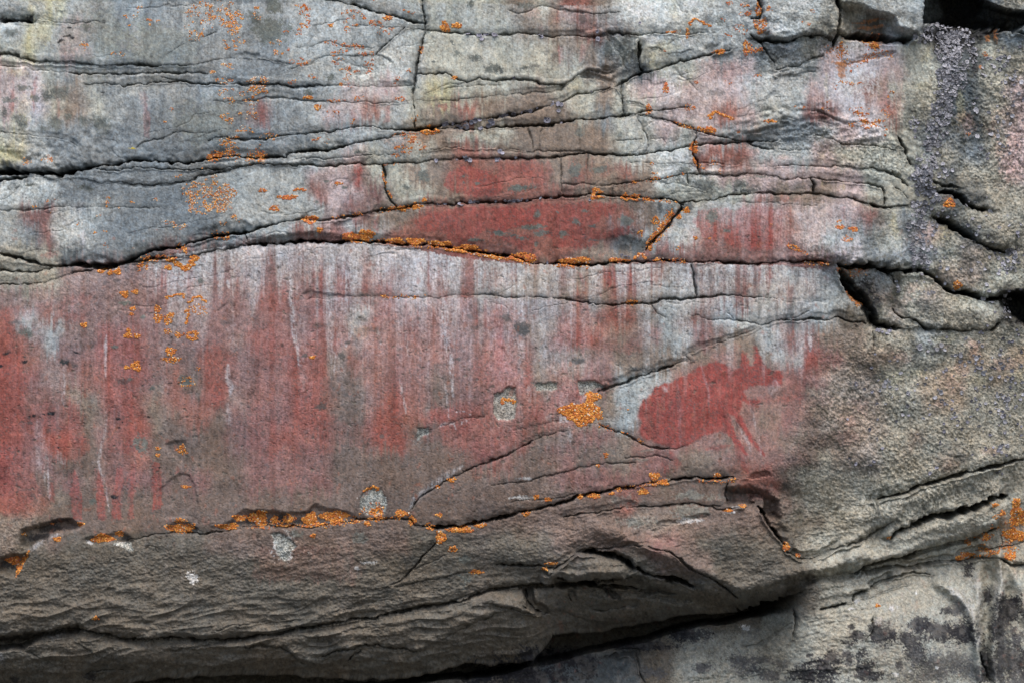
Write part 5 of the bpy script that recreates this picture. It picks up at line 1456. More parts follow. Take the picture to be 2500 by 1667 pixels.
# big, individually recognisable colonies: tile, cx, cy, rx, ry, count, size, hole, arc, label
BIG = [
 ('22', 730, 700, 150, 90, 900, 2.9, 0, None, 'biggest bright orange lichen cushion, left of the painted animal', 1.1),
 ('22', 830, 570, 60, 42, 260, 2.4, 0, None, 'yellow orange lichen tuft joined to the top right of the biggest cushion', 1.0),
 ('22', 880, 720, 36, 30, 80, 2.0, 0, None, 'loose orange lichen fringe at the right side of the biggest cushion', .8),
 ('12', 2150, 620, 56, 42, 220, 2.0, .55, (170, 370), 'orange lichen arch on the pale chipped scar', .8),
 ('12', 1040, 1340, 62, 36, 110, 2.3, .72, (180, 350), 'orange lichen hook on the lower grey scar', .8),
 ('01', 1510, 800, 112, 62, 620, 2.4, .55, (-50, 215), 'horseshoe shaped orange lichen hanging below the arched crack', .9),
 ('01', 1385, 853, 28, 20, 60, 2.2, 0, None, 'small orange lichen cushion left of the horseshoe', .8),
 ('01', 1450, 1110, 80, 38, 170, 1.9, .78, (180, 350), 'left arch of the double arched pale orange lichen', .8),
 ('01', 1625, 1140, 78, 44, 170, 1.9, .8, (175, 360), 'right arch of the double arched pale orange lichen', .8),
 ('01', 1620, 1195, 90, 46, 90, 1.6, .2, None, 'scattered crumbs under the right arch of the double arched lichen', .7),
 ('01', 1510, 1260, 42, 60, 100, 1.9, .7, (-80, 80), 'crescent of orange lichen under the double arch', .8),
 ('01', 1292, 1195, 26, 30, 60, 2.0, 0, None, 'small orange lichen tuft left of the double arch', .8),
 ('01', 1297, 1270, 34, 36, 70, 2.0, .3, None, 'broken orange lichen ring left of the crescent', .8),
 ('01', 1375, 1290, 30, 34, 80, 2.0, .3, None, 'orange lichen ring beside the crescent', .8),
 ('01', 1405, 1245, 24, 22, 45, 2.0, 0, None, 'small orange tuft above the lichen ring beside the crescent', .8),
 ('01', 1575, 1410, 56, 38, 150, 2.0, .45, None, 'oval orange lichen ring below the crescent', .8),
 ('01', 1460, 1408, 30, 22, 45, 1.9, .2, None, 'small lichen left of the oval ring', .8),
 ('01', 1380, 1375, 34, 22, 40, 1.7, .2, None, 'crumbly orange lichen above left of the oval ring', .8),
 ('01', 1400, 1540, 40, 32, 130, 2.2, .2, None, 'yellow orange lichen disc in the middle of the red panel left', .9),
 ('02', 1405, 265, 84, 22, 110, 2.0, .1, None, 'spread of orange lichen just below the yellow orange disc', .8),
 ('02', 1115, 315, 40, 38, 120, 2.2, .1, None, 'round orange lichen beside a grey spot on the left red panel', .9),
 ('02', 1038, 325, 18, 16, 30, 2.0, 0, None, 'small orange crumb left of the round orange lichen', .8),
 ('02', 1495, 1000, 40, 40, 80, 1.9, .2, None, 'orange lichen on the edge of a dark hollow', .8),
 ('02', 1297, 1045, 20, 12, 28, 2.0, 0, None, 'tiny orange lichen lower left of the dark hollow', .8),
 ('02', 1297, 990, 18, 12, 25, 2.0, 0, None, 'tiny orange lichen left of the dark hollow', .8),
 ('02', 1525, 1305, 34, 10, 40, 2.0, 0, None, 'short orange dash on the brown flaked patch', .8),
 ('02', 1540, 450, 70, 40, 60, 1.5, .5, None, 'faint ring of pale orange crumbs on the red panel', .7),
 ('01', 830, 875, 30, 26, 90, 2.3, 0, None, 'leftmost of the three orange discs under the black crack', .9),
 ('01', 910, 895, 24, 20, 60, 2.2, 0, None, 'middle of the three orange discs under the black crack', .9),
 ('01', 967, 888, 28, 28, 100, 2.3, 0, None, 'rightmost of the three orange discs under the black crack', .9),
 ('01', 1025, 1070, 30, 26, 80, 2.2, 0, None, 'orange disc on the dark grey stripe left of the double arch', .9),
 ('01', 1112, 1052, 24, 18, 50, 2.2, 0, None, 'smaller orange disc right beside the disc on the grey stripe', .9),
 ('01', 1090, 1192, 24, 18, 45, 2.2, 0, None, 'small orange disc above the grey pebble mark', .9),
 ('01', 1078, 1235, 16, 14, 28, 2.0, 0, None, 'tiny orange disc under the small disc above the pebble mark', .9),
 ('01', 690, 1325, 24, 20, 55, 2.2, .1, None, 'single lone orange disc furthest left on the red panel', .9),
 ('01', 1052, 1410, 32, 22, 75, 2.2, 0, None, 'larger of the orange discs at the top of the dark red patch', .9),
 ('01', 1125, 1415, 26, 18, 50, 2.2, 0, None, 'right of the orange discs at the top of the dark red patch', .9),
 ('01', 1055, 1368, 15, 14, 28, 2.1, 0, None, 'tiny orange disc on top of the group over the dark red patch', .9),
 ('21', 868, 253, 52, 44, 300, 1.9, .45, (30, 340), 'neat yellow orange lichen ring on the crack right of centre', .7),
 ('21', 1350, 470, 32, 30, 80, 1.8, .6, None, 'small orange ring at the left of the gully', .8),
 ('21', 1220, 580, 22, 28, 40, 1.7, .6, (180, 420), 'thin orange hook left of the gully', .8),
 ('21', 1222, 775, 52, 32, 130, 2.2, .65, (160, 380), 'rusty orange arch where the gully meets the long crack', .8),
 ('21', 1150, 1140, 42, 22, 80, 2.1, .4, None, 'orange lichen knot on the thin crack above the faint figures', .8),
 ('21', 1480, 370, 0.1, 0.1, 3, 1, 0, None, '', .8),
 ('21', 1600, 385, 28, 24, 50, 2.1, 0, None, 'orange tuft at the top of the gully', .8),
 ('21', 1540, 440, 22, 18, 36, 2.1, 0, None, 'second orange tuft down the gully', .8),
 ('21', 1675, 612, 20, 10, 22, 1.9, 0, None, 'tiny orange lichen at the left edge of the right red patch', .8),
 ('21', 690, 800, 125, 26, 330, 2.6, 0, None, 'thick orange lichen bar filling the crack right of centre', 1.1),
 ('21', 290, 775, 82, 26, 220, 2.6, 0, None, 'thick rusty lichen bar left of the gap in the orange line', 1.1),
 ('21', 1040, 797, 82, 16, 160, 2.4, 0, None, 'short orange lichen bar left of the rusty arch', 1.0),
 ('21', 1095, 280, 34, 30, 70, 2.1, .3, None, 'orange hook on the crack right of the neat ring', .8),
 ('21', 1175, 280, 44, 26, 90, 2.1, 0, None, 'orange tuft right of the hook on the crack', .8),
 ('11', 530, 462, 62, 30, 200, 2.4, .35, None, 'rusty orange lichen lining the little hollow in the crack', .9),
 ('11', 1405, 350, 42, 26, 110, 2.4, 0, None, 'orange cushion at the left end of the curled grey flakes', .9),
 ('11', 1290, 372, 34, 20, 80, 2.3, 0, None, 'orange cushion right of the foot of the crooked crack', .9),
 ('11', 1468, 298, 22, 16, 36, 2.0, 0, None, 'small orange tuft above the crack beside the flakes', .9),
 ('11', 340, 280, 85, 16, 110, 2.0, 0, None, 'rusty orange streak left of centre on the pale pink slab', .8),
 ('11', 445, 230, 46, 24, 70, 2.0, .5, (180, 360), 'rusty arch at the right end of the orange streak', .8),
 ('11', 755, 165, 28, 14, 36, 2.0, 0, None, 'small rusty lichen left of a grey spot on the pink slab', .8),
 ('11', 240, 370, 38, 24, 60, 1.9, .2, None, 'rusty orange crumbs under the orange streak', .8),
 ('11', 140, 222, 30, 18, 40, 1.8, .2, None, 'small rusty lichen far left on the pale slab', .8),
 ('11', 610, 547, 24, 18, 40, 2.0, 0, None, 'orange tuft on the dark overhung wedge', .9),
 ('11', 990, 590, 60, 46, 240, 2.5, 0, None, 'orange lichen tower at the crest of the arched crack', 1.0),
 ('11', 880, 600, 90, 26, 260, 2.4, 0, None, 'rusty orange mat left of the lichen tower on the arched crack', .9),
 ('11', 1230, 630, 62, 16, 130, 2.3, 0, None, 'orange bar right of the lichen tower', .9),
 ('11', 1390, 640, 72, 26, 200, 2.5, 0, None, 'domed orange mat on the arched crack', 1.0),
 ('11', 1580, 662, 95, 24, 260, 2.5, 0, None, 'long dark orange mat on the arched crack', 1.0),
 ('11', 1800, 705, 130, 32, 420, 2.5, 0, None, 'broadest orange mat on the arched crack', 1.0),
 ('11', 2050, 765, 70, 22, 170, 2.4, 0, None, 'orange mat where the arched crack dips to the right', 1.0),
 ('11', 2240, 770, 70, 36, 220, 2.6, 0, None, 'rusty orange mound near the gap in the orange line', 1.0),
 ('13', 110, 215, 70, 60, 330, 2.6, .1, None, 'tall orange lichen patch at the left of the lower ledge line', .9),
 ('13', 535, 225, 60, 50, 330, 2.4, 0, None, 'round orange lichen disc in the middle of the lower ledge line', .8),
 ('13', 350, 220, 36, 36, 120, 2.3, .5, None, 'orange ring left of the round disc on the lower ledge line', .8),
 ('13', 240, 232, 30, 32, 90, 2.3, .1, None, 'orange tuft between the tall patch and the ring', .8),
 ('13', 720, 205, 95, 46, 400, 2.5, .1, None, 'wide ragged orange lichen right of the round disc', .9),
 ('13', 815, 190, 36, 18, 70, 2.3, 0, None, 'small orange tail of the wide ragged lichen', .9),
 ('13', 1080, 170, 56, 50, 140, 2.2, .2, None, 'orange lichen at the foot of the lower grey scar', .8),
 ('13', 1280, 180, 56, 30, 130, 2.4, 0, None, 'slanting orange lichen right of the grey scar', .9),
 ('13', 1365, 240, 28, 40, 100, 2.4, 0, None, 'orange lichen turning down the step in the ledge line', .9),
 ('13', 1598, 375, 38, 50, 220, 2.5, 0, None, 'orange drop hanging below the lower crack', .9),
 ('13', 1760, 310, 105, 26, 260, 2.4, 0, None, 'orange wedge under the lower crack right of the drop', .8),
 ('13', 1920, 275, 56, 18, 90, 2.2, 0, None, 'thin orange end of the wedge under the lower crack', .8),
 ('13', 1698, 475, 42, 24, 75, 2.2, .1, None, 'single orange lichen below right of the drop', .9),
 ('13', 1890, 658, 55, 16, 60, 2.2, .1, None, 'flat orange lichen on the rough slab well below the crack', .8),
 ('13', 552, 362, 24, 16, 36, 2.2, 0, None, 'small orange lichen below the round disc', .8),
 ('13', 1000, 265, 26, 16, 40, 2.2, 0, None, 'small orange lichen under the ledge line left of the step', .8),
 ('03', 1970, 215, 60, 24, 140, 2.5, 0, None, 'oval orange lichen at the left start of the lower ledge line', .9),
 ('03', 1870, 285, 85, 24, 180, 2.4, 0, None, 'low orange lichen strip under the oval one', .9),
 ('03', 1490, 300, 120, 38, 300, 2.2, .1, None, 'ragged orange lichen island on the left ledge', .8),
 ('03', 1480, 235, 50, 18, 50, 1.9, .2, None, 'faint orange crumbs above the ragged island', .8),
 ('03', 845, 382, 85, 32, 300, 2.5, 0, None, 'dense orange lichen mound on a grey chip at lower left', .9),
 ('03', 985, 345, 34, 20, 60, 2.3, 0, None, 'slanting orange lichen right of the dense mound', .9),
 ('03', 662, 268, 24, 16, 45, 2.4, 0, None, 'small orange knob at the tip of the dark hollow at lower left', .9),
 ('03', 430, 265, 14, 10, 16, 2.1, 0, None, 'tiny orange dot above the dark hollow at lower left', .9),
 ('03', 478, 388, 34, 16, 50, 2.3, 0, None, 'small orange lichen under the dark hollow at lower left', .9),
 ('03', 205, 347, 18, 12, 22, 2.1, 0, None, 'tiny orange lichen left of the dark hollow', .9),
 ('03', 120, 560, 60, 28, 180, 2.6, .2, None, 'rusty orange lichen in the pit at the far left', .8),
 ('03', 185, 590, 20, 110, 220, 2.5, 0, None, 'orange lined slanting edge of the pit at the far left', .8),
 ('03', 800, 1032, 22, 14, 26, 2.2, 0, None, 'lone orange lichen on the rough slab at lower left', .9),
 ('12', 1690, 1245, 32, 18, 60, 2.3, 0, None, 'orange lichen on the long thin diagonal crack', .9),
 ('12', 1577, 1302, 18, 12, 25, 2.2, 0, None, 'tiny orange dot left on the diagonal crack', .9),
 ('12', 545, 245, 28, 14, 34, 2.1, 0, None, 'tiny orange streak in a pit on the red panel', .8),
 ('12', 1587, 1533, 26, 14, 28, 2.1, 0, None, 'small orange lichen above the lower crack', .8),
 ('22', 1340, 1218, 40, 30, 130, 2.4, 0, None, 'orange cushion above the crack below the painted animal', .9),
 ('22', 940, 1045, 18, 20, 26, 2.0, 0, None, 'tiny orange lichen below the biggest cushion', .8),
 ('22', 877, 1130, 18, 10, 20, 2.1, 0, None, 'tiny orange dot on the fine crack below the cushion', .8),
 ('22', 1855, 1208, 30, 14, 40, 2.2, 0, None, 'orange lichen on the crack lip under the animal feet', .8),
 ('22', 1245, 1340, 44, 28, 90, 2.2, 0, None, 'orange lichen under the crack left of the flat oblong block', .8),
 ('22', 1410, 1268, 46, 18, 80, 2.2, 0, None, 'orange lichen on the crack at the left corner of the oblong block', .8),
 ('22', 840, 1375, 52, 22, 110, 2.4, 0, None, 'orange lichen wedge on the brown strip crack', .8),
 ('22', 728, 1382, 26, 20, 55, 2.3, 0, None, 'small orange lichen left of the wedge on the strip crack', .8),
 ('22', 370, 1390, 24, 20, 36, 2.1, 0, None, 'leftmost small orange lichen on the strip', .8),
 ('22', 468, 1410, 30, 14, 34, 2.1, 0, None, 'second small orange lichen on the strip', .8),
 ('22', 285, 1525, 32, 18, 44, 2.1, 0, None, 'small orange lichen below the strip crack', .8),
 ('22', 990, 1357, 22, 12, 26, 2.1, 0, None, 'tiny orange lichen right of the wedge on the strip crack', .8),
 ('22', 1940, 1495, 34, 12, 50, 2.2, 0, None, 'orange lichen by the pale sliver under the oblong block', .8),
 ('22', 2055, 1455, 30, 14, 44, 2.2, 0, None, 'orange lichen right of the white chip under the oblong block', .8),
 ('23', 500, 588, 52, 12, 70, 2.1, 0, None, 'orange lichen on the tip of the arch over the boulder', .8),
 ('23', 440, 628, 24, 14, 36, 2.2, 0, None, 'small orange lichen left of the boulder', .8),
 ('33', 392, 445, 28, 36, 110, 2.4, 0, None, 'orange lichen knob on the rounded block edge', .8),
 ('33', 505, 525, 20, 12, 34, 2.2, 0, None, 'small orange lichen in the notch below the knob', .8),
 ('33', 1152, 930, 16, 14, 26, 2.2, 0, None, 'lone orange dot on the pale rock at lower right', .8),
 ('33', 1245, 378, 22, 14, 32, 2.2, 0, None, 'rusty dot at the left end of the thick black cleft', .8),
 ('33', 2290, 180, 56, 110, 520, 2.8, .2, None, 'largest orange lichen patch at the right edge', .7),
 ('33', 2240, 350, 60, 50, 300, 2.6, .1, None, 'orange lichen patch under the largest one at the right edge', .7),
 ('33', 2320, 360, 40, 40, 180, 2.6, 0, None, 'yellow orange lichen at the very right edge', .7),
 ('33', 2105, 105, 34, 14, 60, 2.3, 0, None, 'flat orange lichen above the grey cobble at right', .7),
 ('33', 2178, 180, 20, 16, 36, 2.3, 0, None, 'red orange dot on the grey cobble at right', .7),
 ('33', 2040, 370, 34, 30, 80, 2.3, .1, None, 'orange lichen on the layered ledge near the right edge', .7),
 ('33', 1895, 520, 56, 16, 90, 2.3, 0, None, 'orange lichen strip above the pale rock at right', .7),
 ('33', 1836, 555, 22, 20, 50, 2.4, 0, None, 'leftmost orange lichen of the strip above the pale rock', .7),
 ('33', 1900, 420, 20, 26, 40, 2.1, .1, None, 'small orange lichen left on the layered ledge', .7),
 ('33', 2240, 530, 46, 36, 150, 2.4, .2, None, 'orange lichen swirl above the fluted rib', .7),
 ('33', 2040, 480, 50, 16, 70, 2.2, .1, None, 'thin orange lichen band above the fluted rib', .7),
 ('20', 1870, 435, 46, 20, 90, 2.3, 0, None, 'orange lichen near the top end of the slanting crack', .8),
 ('20', 1690, 215, 88, 46, 160, 2.0, .82, (180, 370), 'thin yellow orange lichen arch near the top', .8),
 ('20', 1610, 275, 14, 40, 44, 2.0, 0, None, 'left foot of the thin lichen arch near the top', .8),
 ('20', 1860, 975, 96, 46, 240, 2.1, .72, (170, 375), 'yellow orange lichen arch above the junction of cracks', .8),
 ('20', 1795, 1070, 46, 26, 100, 2.1, .1, None, 'orange lichen at the junction of cracks under the arch', .8),
 ('20', 1660, 1210, 34, 46, 170, 2.4, 0, None, 'orange lichen filling the upright crack below the junction', .8),
 ('20', 1290, 905, 26, 44, 70, 2.0, .1, None, 'orange lichen below the cream end of a block', .8),
 ('20', 1432, 730, 22, 46, 60, 2.0, .1, None, 'rusty lichen flecks on the pink block', .8),
 ('20', 1475, 268, 40, 8, 40, 1.8, 0, None, 'row of rusty dots on the crack under the whitish slab', .8),
 ('10', 1510, 1075, 66, 34, 260, 2.5, 0, None, 'burnt orange lichen where two cracks meet beside the upright crack', .9),
 ('10', 1735, 215, 40, 20, 90, 2.2, 0, None, 'yellow orange lichen on the top edge of the cream slab', .8),
 ('10', 1635, 225, 36, 46, 110, 2.1, .2, None, 'ragged orange lichen left of the one on the cream slab edge', .8),
 ('10', 1170, 145, 34, 20, 60, 2.1, 0, None, 'rusty lichen under the slanting top crack', .8),
 ('10', 700, 212, 20, 14, 30, 2.1, 0, None, 'single orange dot on the pale slab near the top', .8),
 ('10', 515, 805, 40, 14, 60, 2.1, 0, None, 'flat orange lichen on the thin crack left of the red bars', .8),
 ('10', 590, 883, 26, 22, 44, 2.1, 0, None, 'orange lichen under the flat one left of the red bars', .8),
 ('10', 1710, 640, 24, 14, 40, 2.1, 0, None, 'orange dot where the cream lens meets the cream slab', .8),
 ('10', 1440, 415, 22, 34, 46, 1.9, 0, None, 'rusty flecks on the long upright crack near the triangle', .8),
 ('30', 180, 80, 26, 60, 130, 2.2, .3, None, 'orange rim of the rock at the left of the blocky boulder', .8),
 ('30', 190, 215, 50, 60, 130, 2.1, .3, None, 'orange lichen on the pale rock under the blocky boulder', .8),
 ('30', 265, 1000, 56, 14, 50, 1.9, .1, None, 'yellow orange stripe on the rugged layered rock', .8),
 ('30', 80, 400, 36, 60, 110, 2.0, .1, None, 'orange lichen trail down the rock left of the shattered rock', .8),
 ('31', 480, 700, 90, 18, 60, 2.0, 0, None, 'rusty slanting lichen left of the knotted rock', .8),
 ('31', 845, 525, 36, 16, 50, 2.0, 0, None, 'rusty lichen at the lower edge of the cream tipped slab', .8),
 ('31', 955, 540, 40, 18, 60, 2.0, 0, None, 'second rusty lichen at the lower edge of the cream tipped slab', .8),
 ('31', 900, 620, 40, 24, 36, 1.9, 0, None, 'rusty lichen flecks above the knotted rock', .8),
 ('31', 1740, 330, 44, 36, 110, 2.2, .3, None, 'orange lichen inside the upper black cleft at right', .8),
 ('31', 1810, 1000, 34, 36, 80, 2.2, .1, None, 'orange lichen inside the lower black cleft at right', .8),
 ('31', 960, 1110, 80, 26, 110, 2.1, 0, None, 'orange lichen along the rounded block end in the slanting cleft', .7),
]
GRP = 'orange lichen colonies on the cliff'
for e in BIG:
    tile, cx, cy, rx, ry, n, sz, hole, arc, label, lift = e
    if not label: continue
    c = T(tile, cx, cy, rx, ry)
    rot = 0
    if label.startswith('orange lined slanting'): rot = 28
    if label.startswith('rusty slanting lichen left'): rot = 24
    if label.startswith('orange lichen along the rounded block'): rot = 48
    n = int(n * 1.6); sz *= .84
    u, v = blob(c[0], c[1], c[2], c[3], n, hole, arc, rot)
    lift *= .8; r = sz * LR.uniform(.35, 1.35, n)
    rust = .45 if 'rust' in label else (.3 if c[0] > 1200 and c[1] < 500 else .12)
    colony(u, v, r, 'orange_lichen', label, 'lichen', GRP, rust=rust, pale=.04 if cy else .1, lift=lift)

# thin lichen lines following a crack
LINES = [('@13 0,292 200,288 400,282 560,284 620,270 800,257 950,237 1100,226 1260,215', 520, 2.2, 2.0, 'thin orange lichen line along the lower ledge'),
 ('@11 800,628 1000,634 1250,652 1400,672 1500,690 1600,680 1690,700 1850,745 2000,760 2200,790 2350,815', 620, 2.6, 2.0, 'orange lichen line along the arched crack'),
 ('@11 1050,388 1150,378 1230,370 1330,360 1420,350', 170, 2.6, 2.0, 'orange lichen line at the foot of the crooked upright crack'),
 ('@11 700,452 850,430 980,410', 60, 2.2, 1.8, 'faint orange line along the crack left of the crooked upright one'),
 ('@11 1120,20 1130,100 1160,215 1205,300', 70, 2.4, 2.1, 'orange dots down the crooked upright crack'),
 ('@21 1480,420 1420,520 1350,600 1290,680', 430, 8, 2.1, 'orange lichen filling the slanting gully'),
 ('@21 1240,295 1340,305 1450,310 1530,318', 100, 2.4, 1.9, 'orange lichen line leading to the gully'),
 ('@21 1300,795 1450,795 1600,800', 110, 2.6, 2.0, 'orange lichen line right of the rusty arch'),
 ('@21 520,830 640,835 700,840 800,828', 110, 3, 2.2, 'drooping lower edge of the thick orange bar'),
 ('@11 1100,1090 1300,1092 1370,1100 1480,1080', 70, 2.6, 1.8, 'orange crumbs along the fine crack in the middle'),
 ('@01 1130,800 1200,790 1330,772 1400,780', 170, 4, 2.1, 'orange lichen along the crack left of the horseshoe'),
 ('@01 1460,680 1520,700 1530,730', 90, 4, 2.1, 'orange lichen dripping over the dark sliver'),
 ('@01 1740,590 1800,595 1870,600', 110, 4, 2.1, 'orange lichen on the upper lip of the dark sliver'),
 ('@01 1140,850 1190,830 1210,860', 60, 4, 2.0, 'orange crumbs right of the three discs'),
 ('@00 1700,1295 1830,1275 1900,1260 1960,1285', 300, 5, 2.0, 'rusty orange mat on the long black crack at upper left'),
 ('@00 2030,1300 2100,1270 2170,1290 @10 100,1290 150,1310', 260, 7, 1.8, 'speckled orange mat right of the rusty one on the black crack'),
 ('@20 1690,1060 1780,1080 1830,1100', 70, 3, 1.9, 'orange line right of the crack junction'),
 ('@20 1500,1010 1600,1045 1680,1070', 80, 2.6, 1.8, 'orange line along the crack leading into the junction'),
 ('@20 1650,1280 1670,1330 1700,1360', 70, 3, 2.0, 'orange lichen lower down the upright crack'),
 ('@20 1150,1500 1280,1480 1400,1465 1500,1450', 80, 2.4, 1.7, 'rusty crumbs along the crack of the white washed block'),
 ('@30 1030,490 1100,470 1200,450 1270,455', 110, 5, 1.9, 'rusty lichen along the fine crack on the pinkish white panel'),
 ('@30 840,400 870,460 900,470', 90, 10, 1.9, 'rusty lichen under the overhanging wedge boulder'),
 ('@30 1000,1000 1100,1010 1170,1000', 90, 3, 1.9, 'rusty line below the pinkish white panel'),
 ('@30 1050,330 1120,350 1150,400', 140, 9, 2.2, 'yellow orange fan of lichen under the wedge boulder'),
 ('@22 1020,1330 1200,1295 1400,1262', 120, 3, 1.9, 'orange line along the crack left of the oblong block'),
 ('@22 1700,1250 1880,1255 2000,1245', 70, 3, 1.9, 'orange crumbs along the top edge of the oblong block'),
 ('@22 900,800 1020,842 1140,888 1250,945', 50, 2.4, 1.9, 'orange dots down the fine crack under the biggest cushion'),
 ('@13 1480,280 1540,295', 70, 4, 2.3, 'orange tuft left of the drop at the lower crack'),
 ('@33 1820,560 1980,520 2150,490 2280,440', 150, 4, 2.1, 'orange lichen line on the lowest ledge at the right edge'),
 ('@31 550,815 640,815 740,825', 70, 3, 1.9, 'rusty orange edge at the tip of the rounded block'),
 ('@31 890,1055 960,1110 1040,1160', 90, 3, 1.9, 'rust coloured rim of the rounded block end'),
 ('@31 800,870 950,880 1080,870', 90, 6, 1.9, 'rusty lichen on the rock under the knotted bulge'),
]
for s, n, spread, sz, label in LINES:
    u, v = along(pts(s), n, spread)
    colony(u, v, sz*LR.uniform(.5, 1.15, n), 'orange_lichen', label, 'lichen', GRP, rust=.25, pale=.04, lift=.8)

# uncountable specks: fields of little rings and crumbs
def crumbs(fields, label, rust, pale, seed, size=1.55):
    rng = np.random.default_rng(seed); uu, vv = [], []
    for tile, cx, cy, rx, ry, n in fields:
        c = T(tile, cx, cy, rx, ry)
        k = max(1, n // 9)
        a = rng.random(k)*6.28; q = np.sqrt(rng.random(k))
        X, Y = c[0] + c[2]*q*np.cos(a), c[1] + c[3]*q*np.sin(a)
        for x, y in zip(X, Y):
            m = max(2, int(rng.normal(9, 4))); rad = rng.uniform(1.5, 6.5)
            b = rng.random(m)*6.28 if rng.random() < .5 else rng.uniform(3.0, 6.4, m)
            uu.append(x + rad*np.cos(b) + rng.normal(0, .9, m)); vv.append(y + .8*rad*np.sin(b) + rng.normal(0, .9, m))
    u, v = np.concatenate(uu), np.concatenate(vv)
    colony(u, v, size*rng.uniform(.5, 1.2, len(u)), 'lichen_specks', label, 'lichen', None, 'stuff', rust, pale, .6)
crumbs([('00',1750,60,180,90,260),('00',1880,150,110,80,330),('00',1900,230,90,50,240),('00',1700,180,60,70,100),('00',1560,80,60,50,70),('00',2110,110,40,60,60),
        ('00',1620,290,80,50,90),('00',1900,360,120,50,90),('00',1560,200,50,60,40),('00',1250,200,60,60,40),('00',1100,100,90,60,60),('00',1030,190,40,40,20),
        ('00',690,390,45,30,60),('00',1000,450,100,20,20),('00',1860,540,60,24,60),('00',1770,600,50,10,40),('00',1830,660,80,36,90),('00',2120,680,90,46,200),
        ('00',2120,740,90,30,130),('00',1900,760,160,60,60),('00',2060,820,60,30,70),('00',1890,830,40,24,40),('00',1860,985,60,50,90),('00',2030,950,80,40,80),
        ('00',2080,890,30,40,30),('00',2020,1070,90,30,70),('00',2200,1120,80,30,90),('00',1920,1135,80,14,40),('00',1890,1210,60,40,120),('00',1830,1170,16,40,40),
        ('00',1400,900,40,20,16),('00',1370,1010,30,20,16),('00',210,1325,40,30,50),('00',370,1310,60,30,60),('00',1490,1460,60,20,30),('00',1640,1385,20,12,14),('00',2280,440,50,24,60),('00',2250,360,60,50,40)],
       'scatter of tiny orange lichen specks over the upper left rock', .1, .22, 11)
crumbs([('01',1720,270,190,130,900),('01',1600,220,110,60,160),('01',1850,260,90,60,240),('01',1800,370,90,36,120),('01',1540,300,60,60,90),('01',1640,390,110,30,120),
        ('01',1740,120,50,14,20),('01',1910,460,50,30,50),('01',1810,495,50,20,30),('01',1360,495,60,16,30),('01',1490,515,80,16,50),('01',900,320,40,60,30),('01',960,360,40,16,16),
        ('01',1130,320,60,20,14),('01',1270,310,30,30,12),('01',380,310,20,14,12),('01',480,315,24,10,16),('01',285,355,26,12,20),('01',400,395,16,8,8),('01',820,440,16,8,8),
        ('01',650,518,20,12,14),('01',900,570,60,10,16),('01',850,670,30,20,26),('01',790,570,24,10,10),('01',1080,700,40,10,10)],
       'fan of tiny orange lichen specks on the grey slab at left', .1, .30, 12)
crumbs([('10',460,80,60,40,110),('10',500,180,60,60,90),('10',450,260,30,30,40),('10',850,130,60,40,60),('10',850,230,80,60,80),('10',1100,190,80,40,110),('10',940,140,60,40,50),
        ('10',1150,260,80,40,70),('10',700,355,60,16,40),('10',850,385,110,16,90),('10',800,430,40,20,30),('10',740,450,60,20,40),('10',950,450,90,20,50),('10',450,520,80,40,70),
        ('10',770,510,70,20,50),('10',1030,540,60,40,60),('10',830,575,60,16,40),('10',880,600,60,10,30),('10',1050,605,50,10,24),('10',1350,600,16,26,20),('10',820,635,40,20,20),
        ('10',1250,670,40,30,24),('10',560,635,40,16,20),('10',760,690,40,12,20),('10',900,705,90,6,20),('10',720,940,70,30,40),('10',660,1000,50,30,20),('10',870,985,20,20,20),
        ('10',920,810,60,14,40),('10',1230,815,60,14,36),('10',750,840,100,10,40),('10',1300,1110,120,30,90),('10',1380,1160,70,30,110),('10',1300,1230,80,40,120),('10',1440,1220,50,24,50),
        ('10',1230,1290,20,40,36),('10',640,1150,100,14,40),('10',340,340,80,80,40),('10',1040,20,60,24,20),('10',1330,100,50,24,30),('10',1300,510,60,14,16),('10',1260,1350,30,10,14),
        ('10',1130,1365,30,10,24),('10',1400,970,30,24,26),('10',800,1510,60,14,10),('10',380,675,60,16,20)],
       'scatter of small rusty lichen specks over the pale rock at the top centre', .55, .05, 13)
crumbs([('20',2080,90,50,50,50),('20',1910,160,30,30,20),('20',1960,40,30,14,20),('20',2050,260,80,60,60),('20',2130,420,60,40,60),('20',1940,330,30,40,20),('20',1640,890,60,20,40),
        ('20',1680,670,20,10,6),('20',2180,640,60,20,20),('20',1420,410,40,20,14),('20',1580,1430,30,8,10),('20',1340,1340,40,20,24),('20',1330,1410,40,40,20),('20',1880,1410,20,20,20),
        ('20',1840,1335,40,16,24),('20',1740,1370,40,16,20),('20',2050,1085,30,20,14),('20',1960,690,50,30,20),('20',1500,265,50,6,20),
        ('30',290,90,60,40,30),('30',70,100,50,40,60),('30',130,420,60,40,60),('30',560,200,40,40,24),('30',620,90,14,40,16),('30',780,400,60,40,60),('30',240,260,60,30,30),
        ('30',820,700,40,30,30),('30',960,700,80,40,40),('30',940,560,50,60,30),('30',1000,930,90,40,110),('30',1050,1040,120,30,90),('30',1220,930,30,90,60),('30',520,885,50,14,30),
        ('30',730,850,30,16,16),('30',1180,1100,60,60,30),('30',1250,780,20,60,20),('30',2080,480,40,60,30),('30',1880,1080,30,40,14),('30',700,910,60,16,20)],
       'scatter of small orange lichen specks over the broken rock at the upper right', .5, .04, 14)
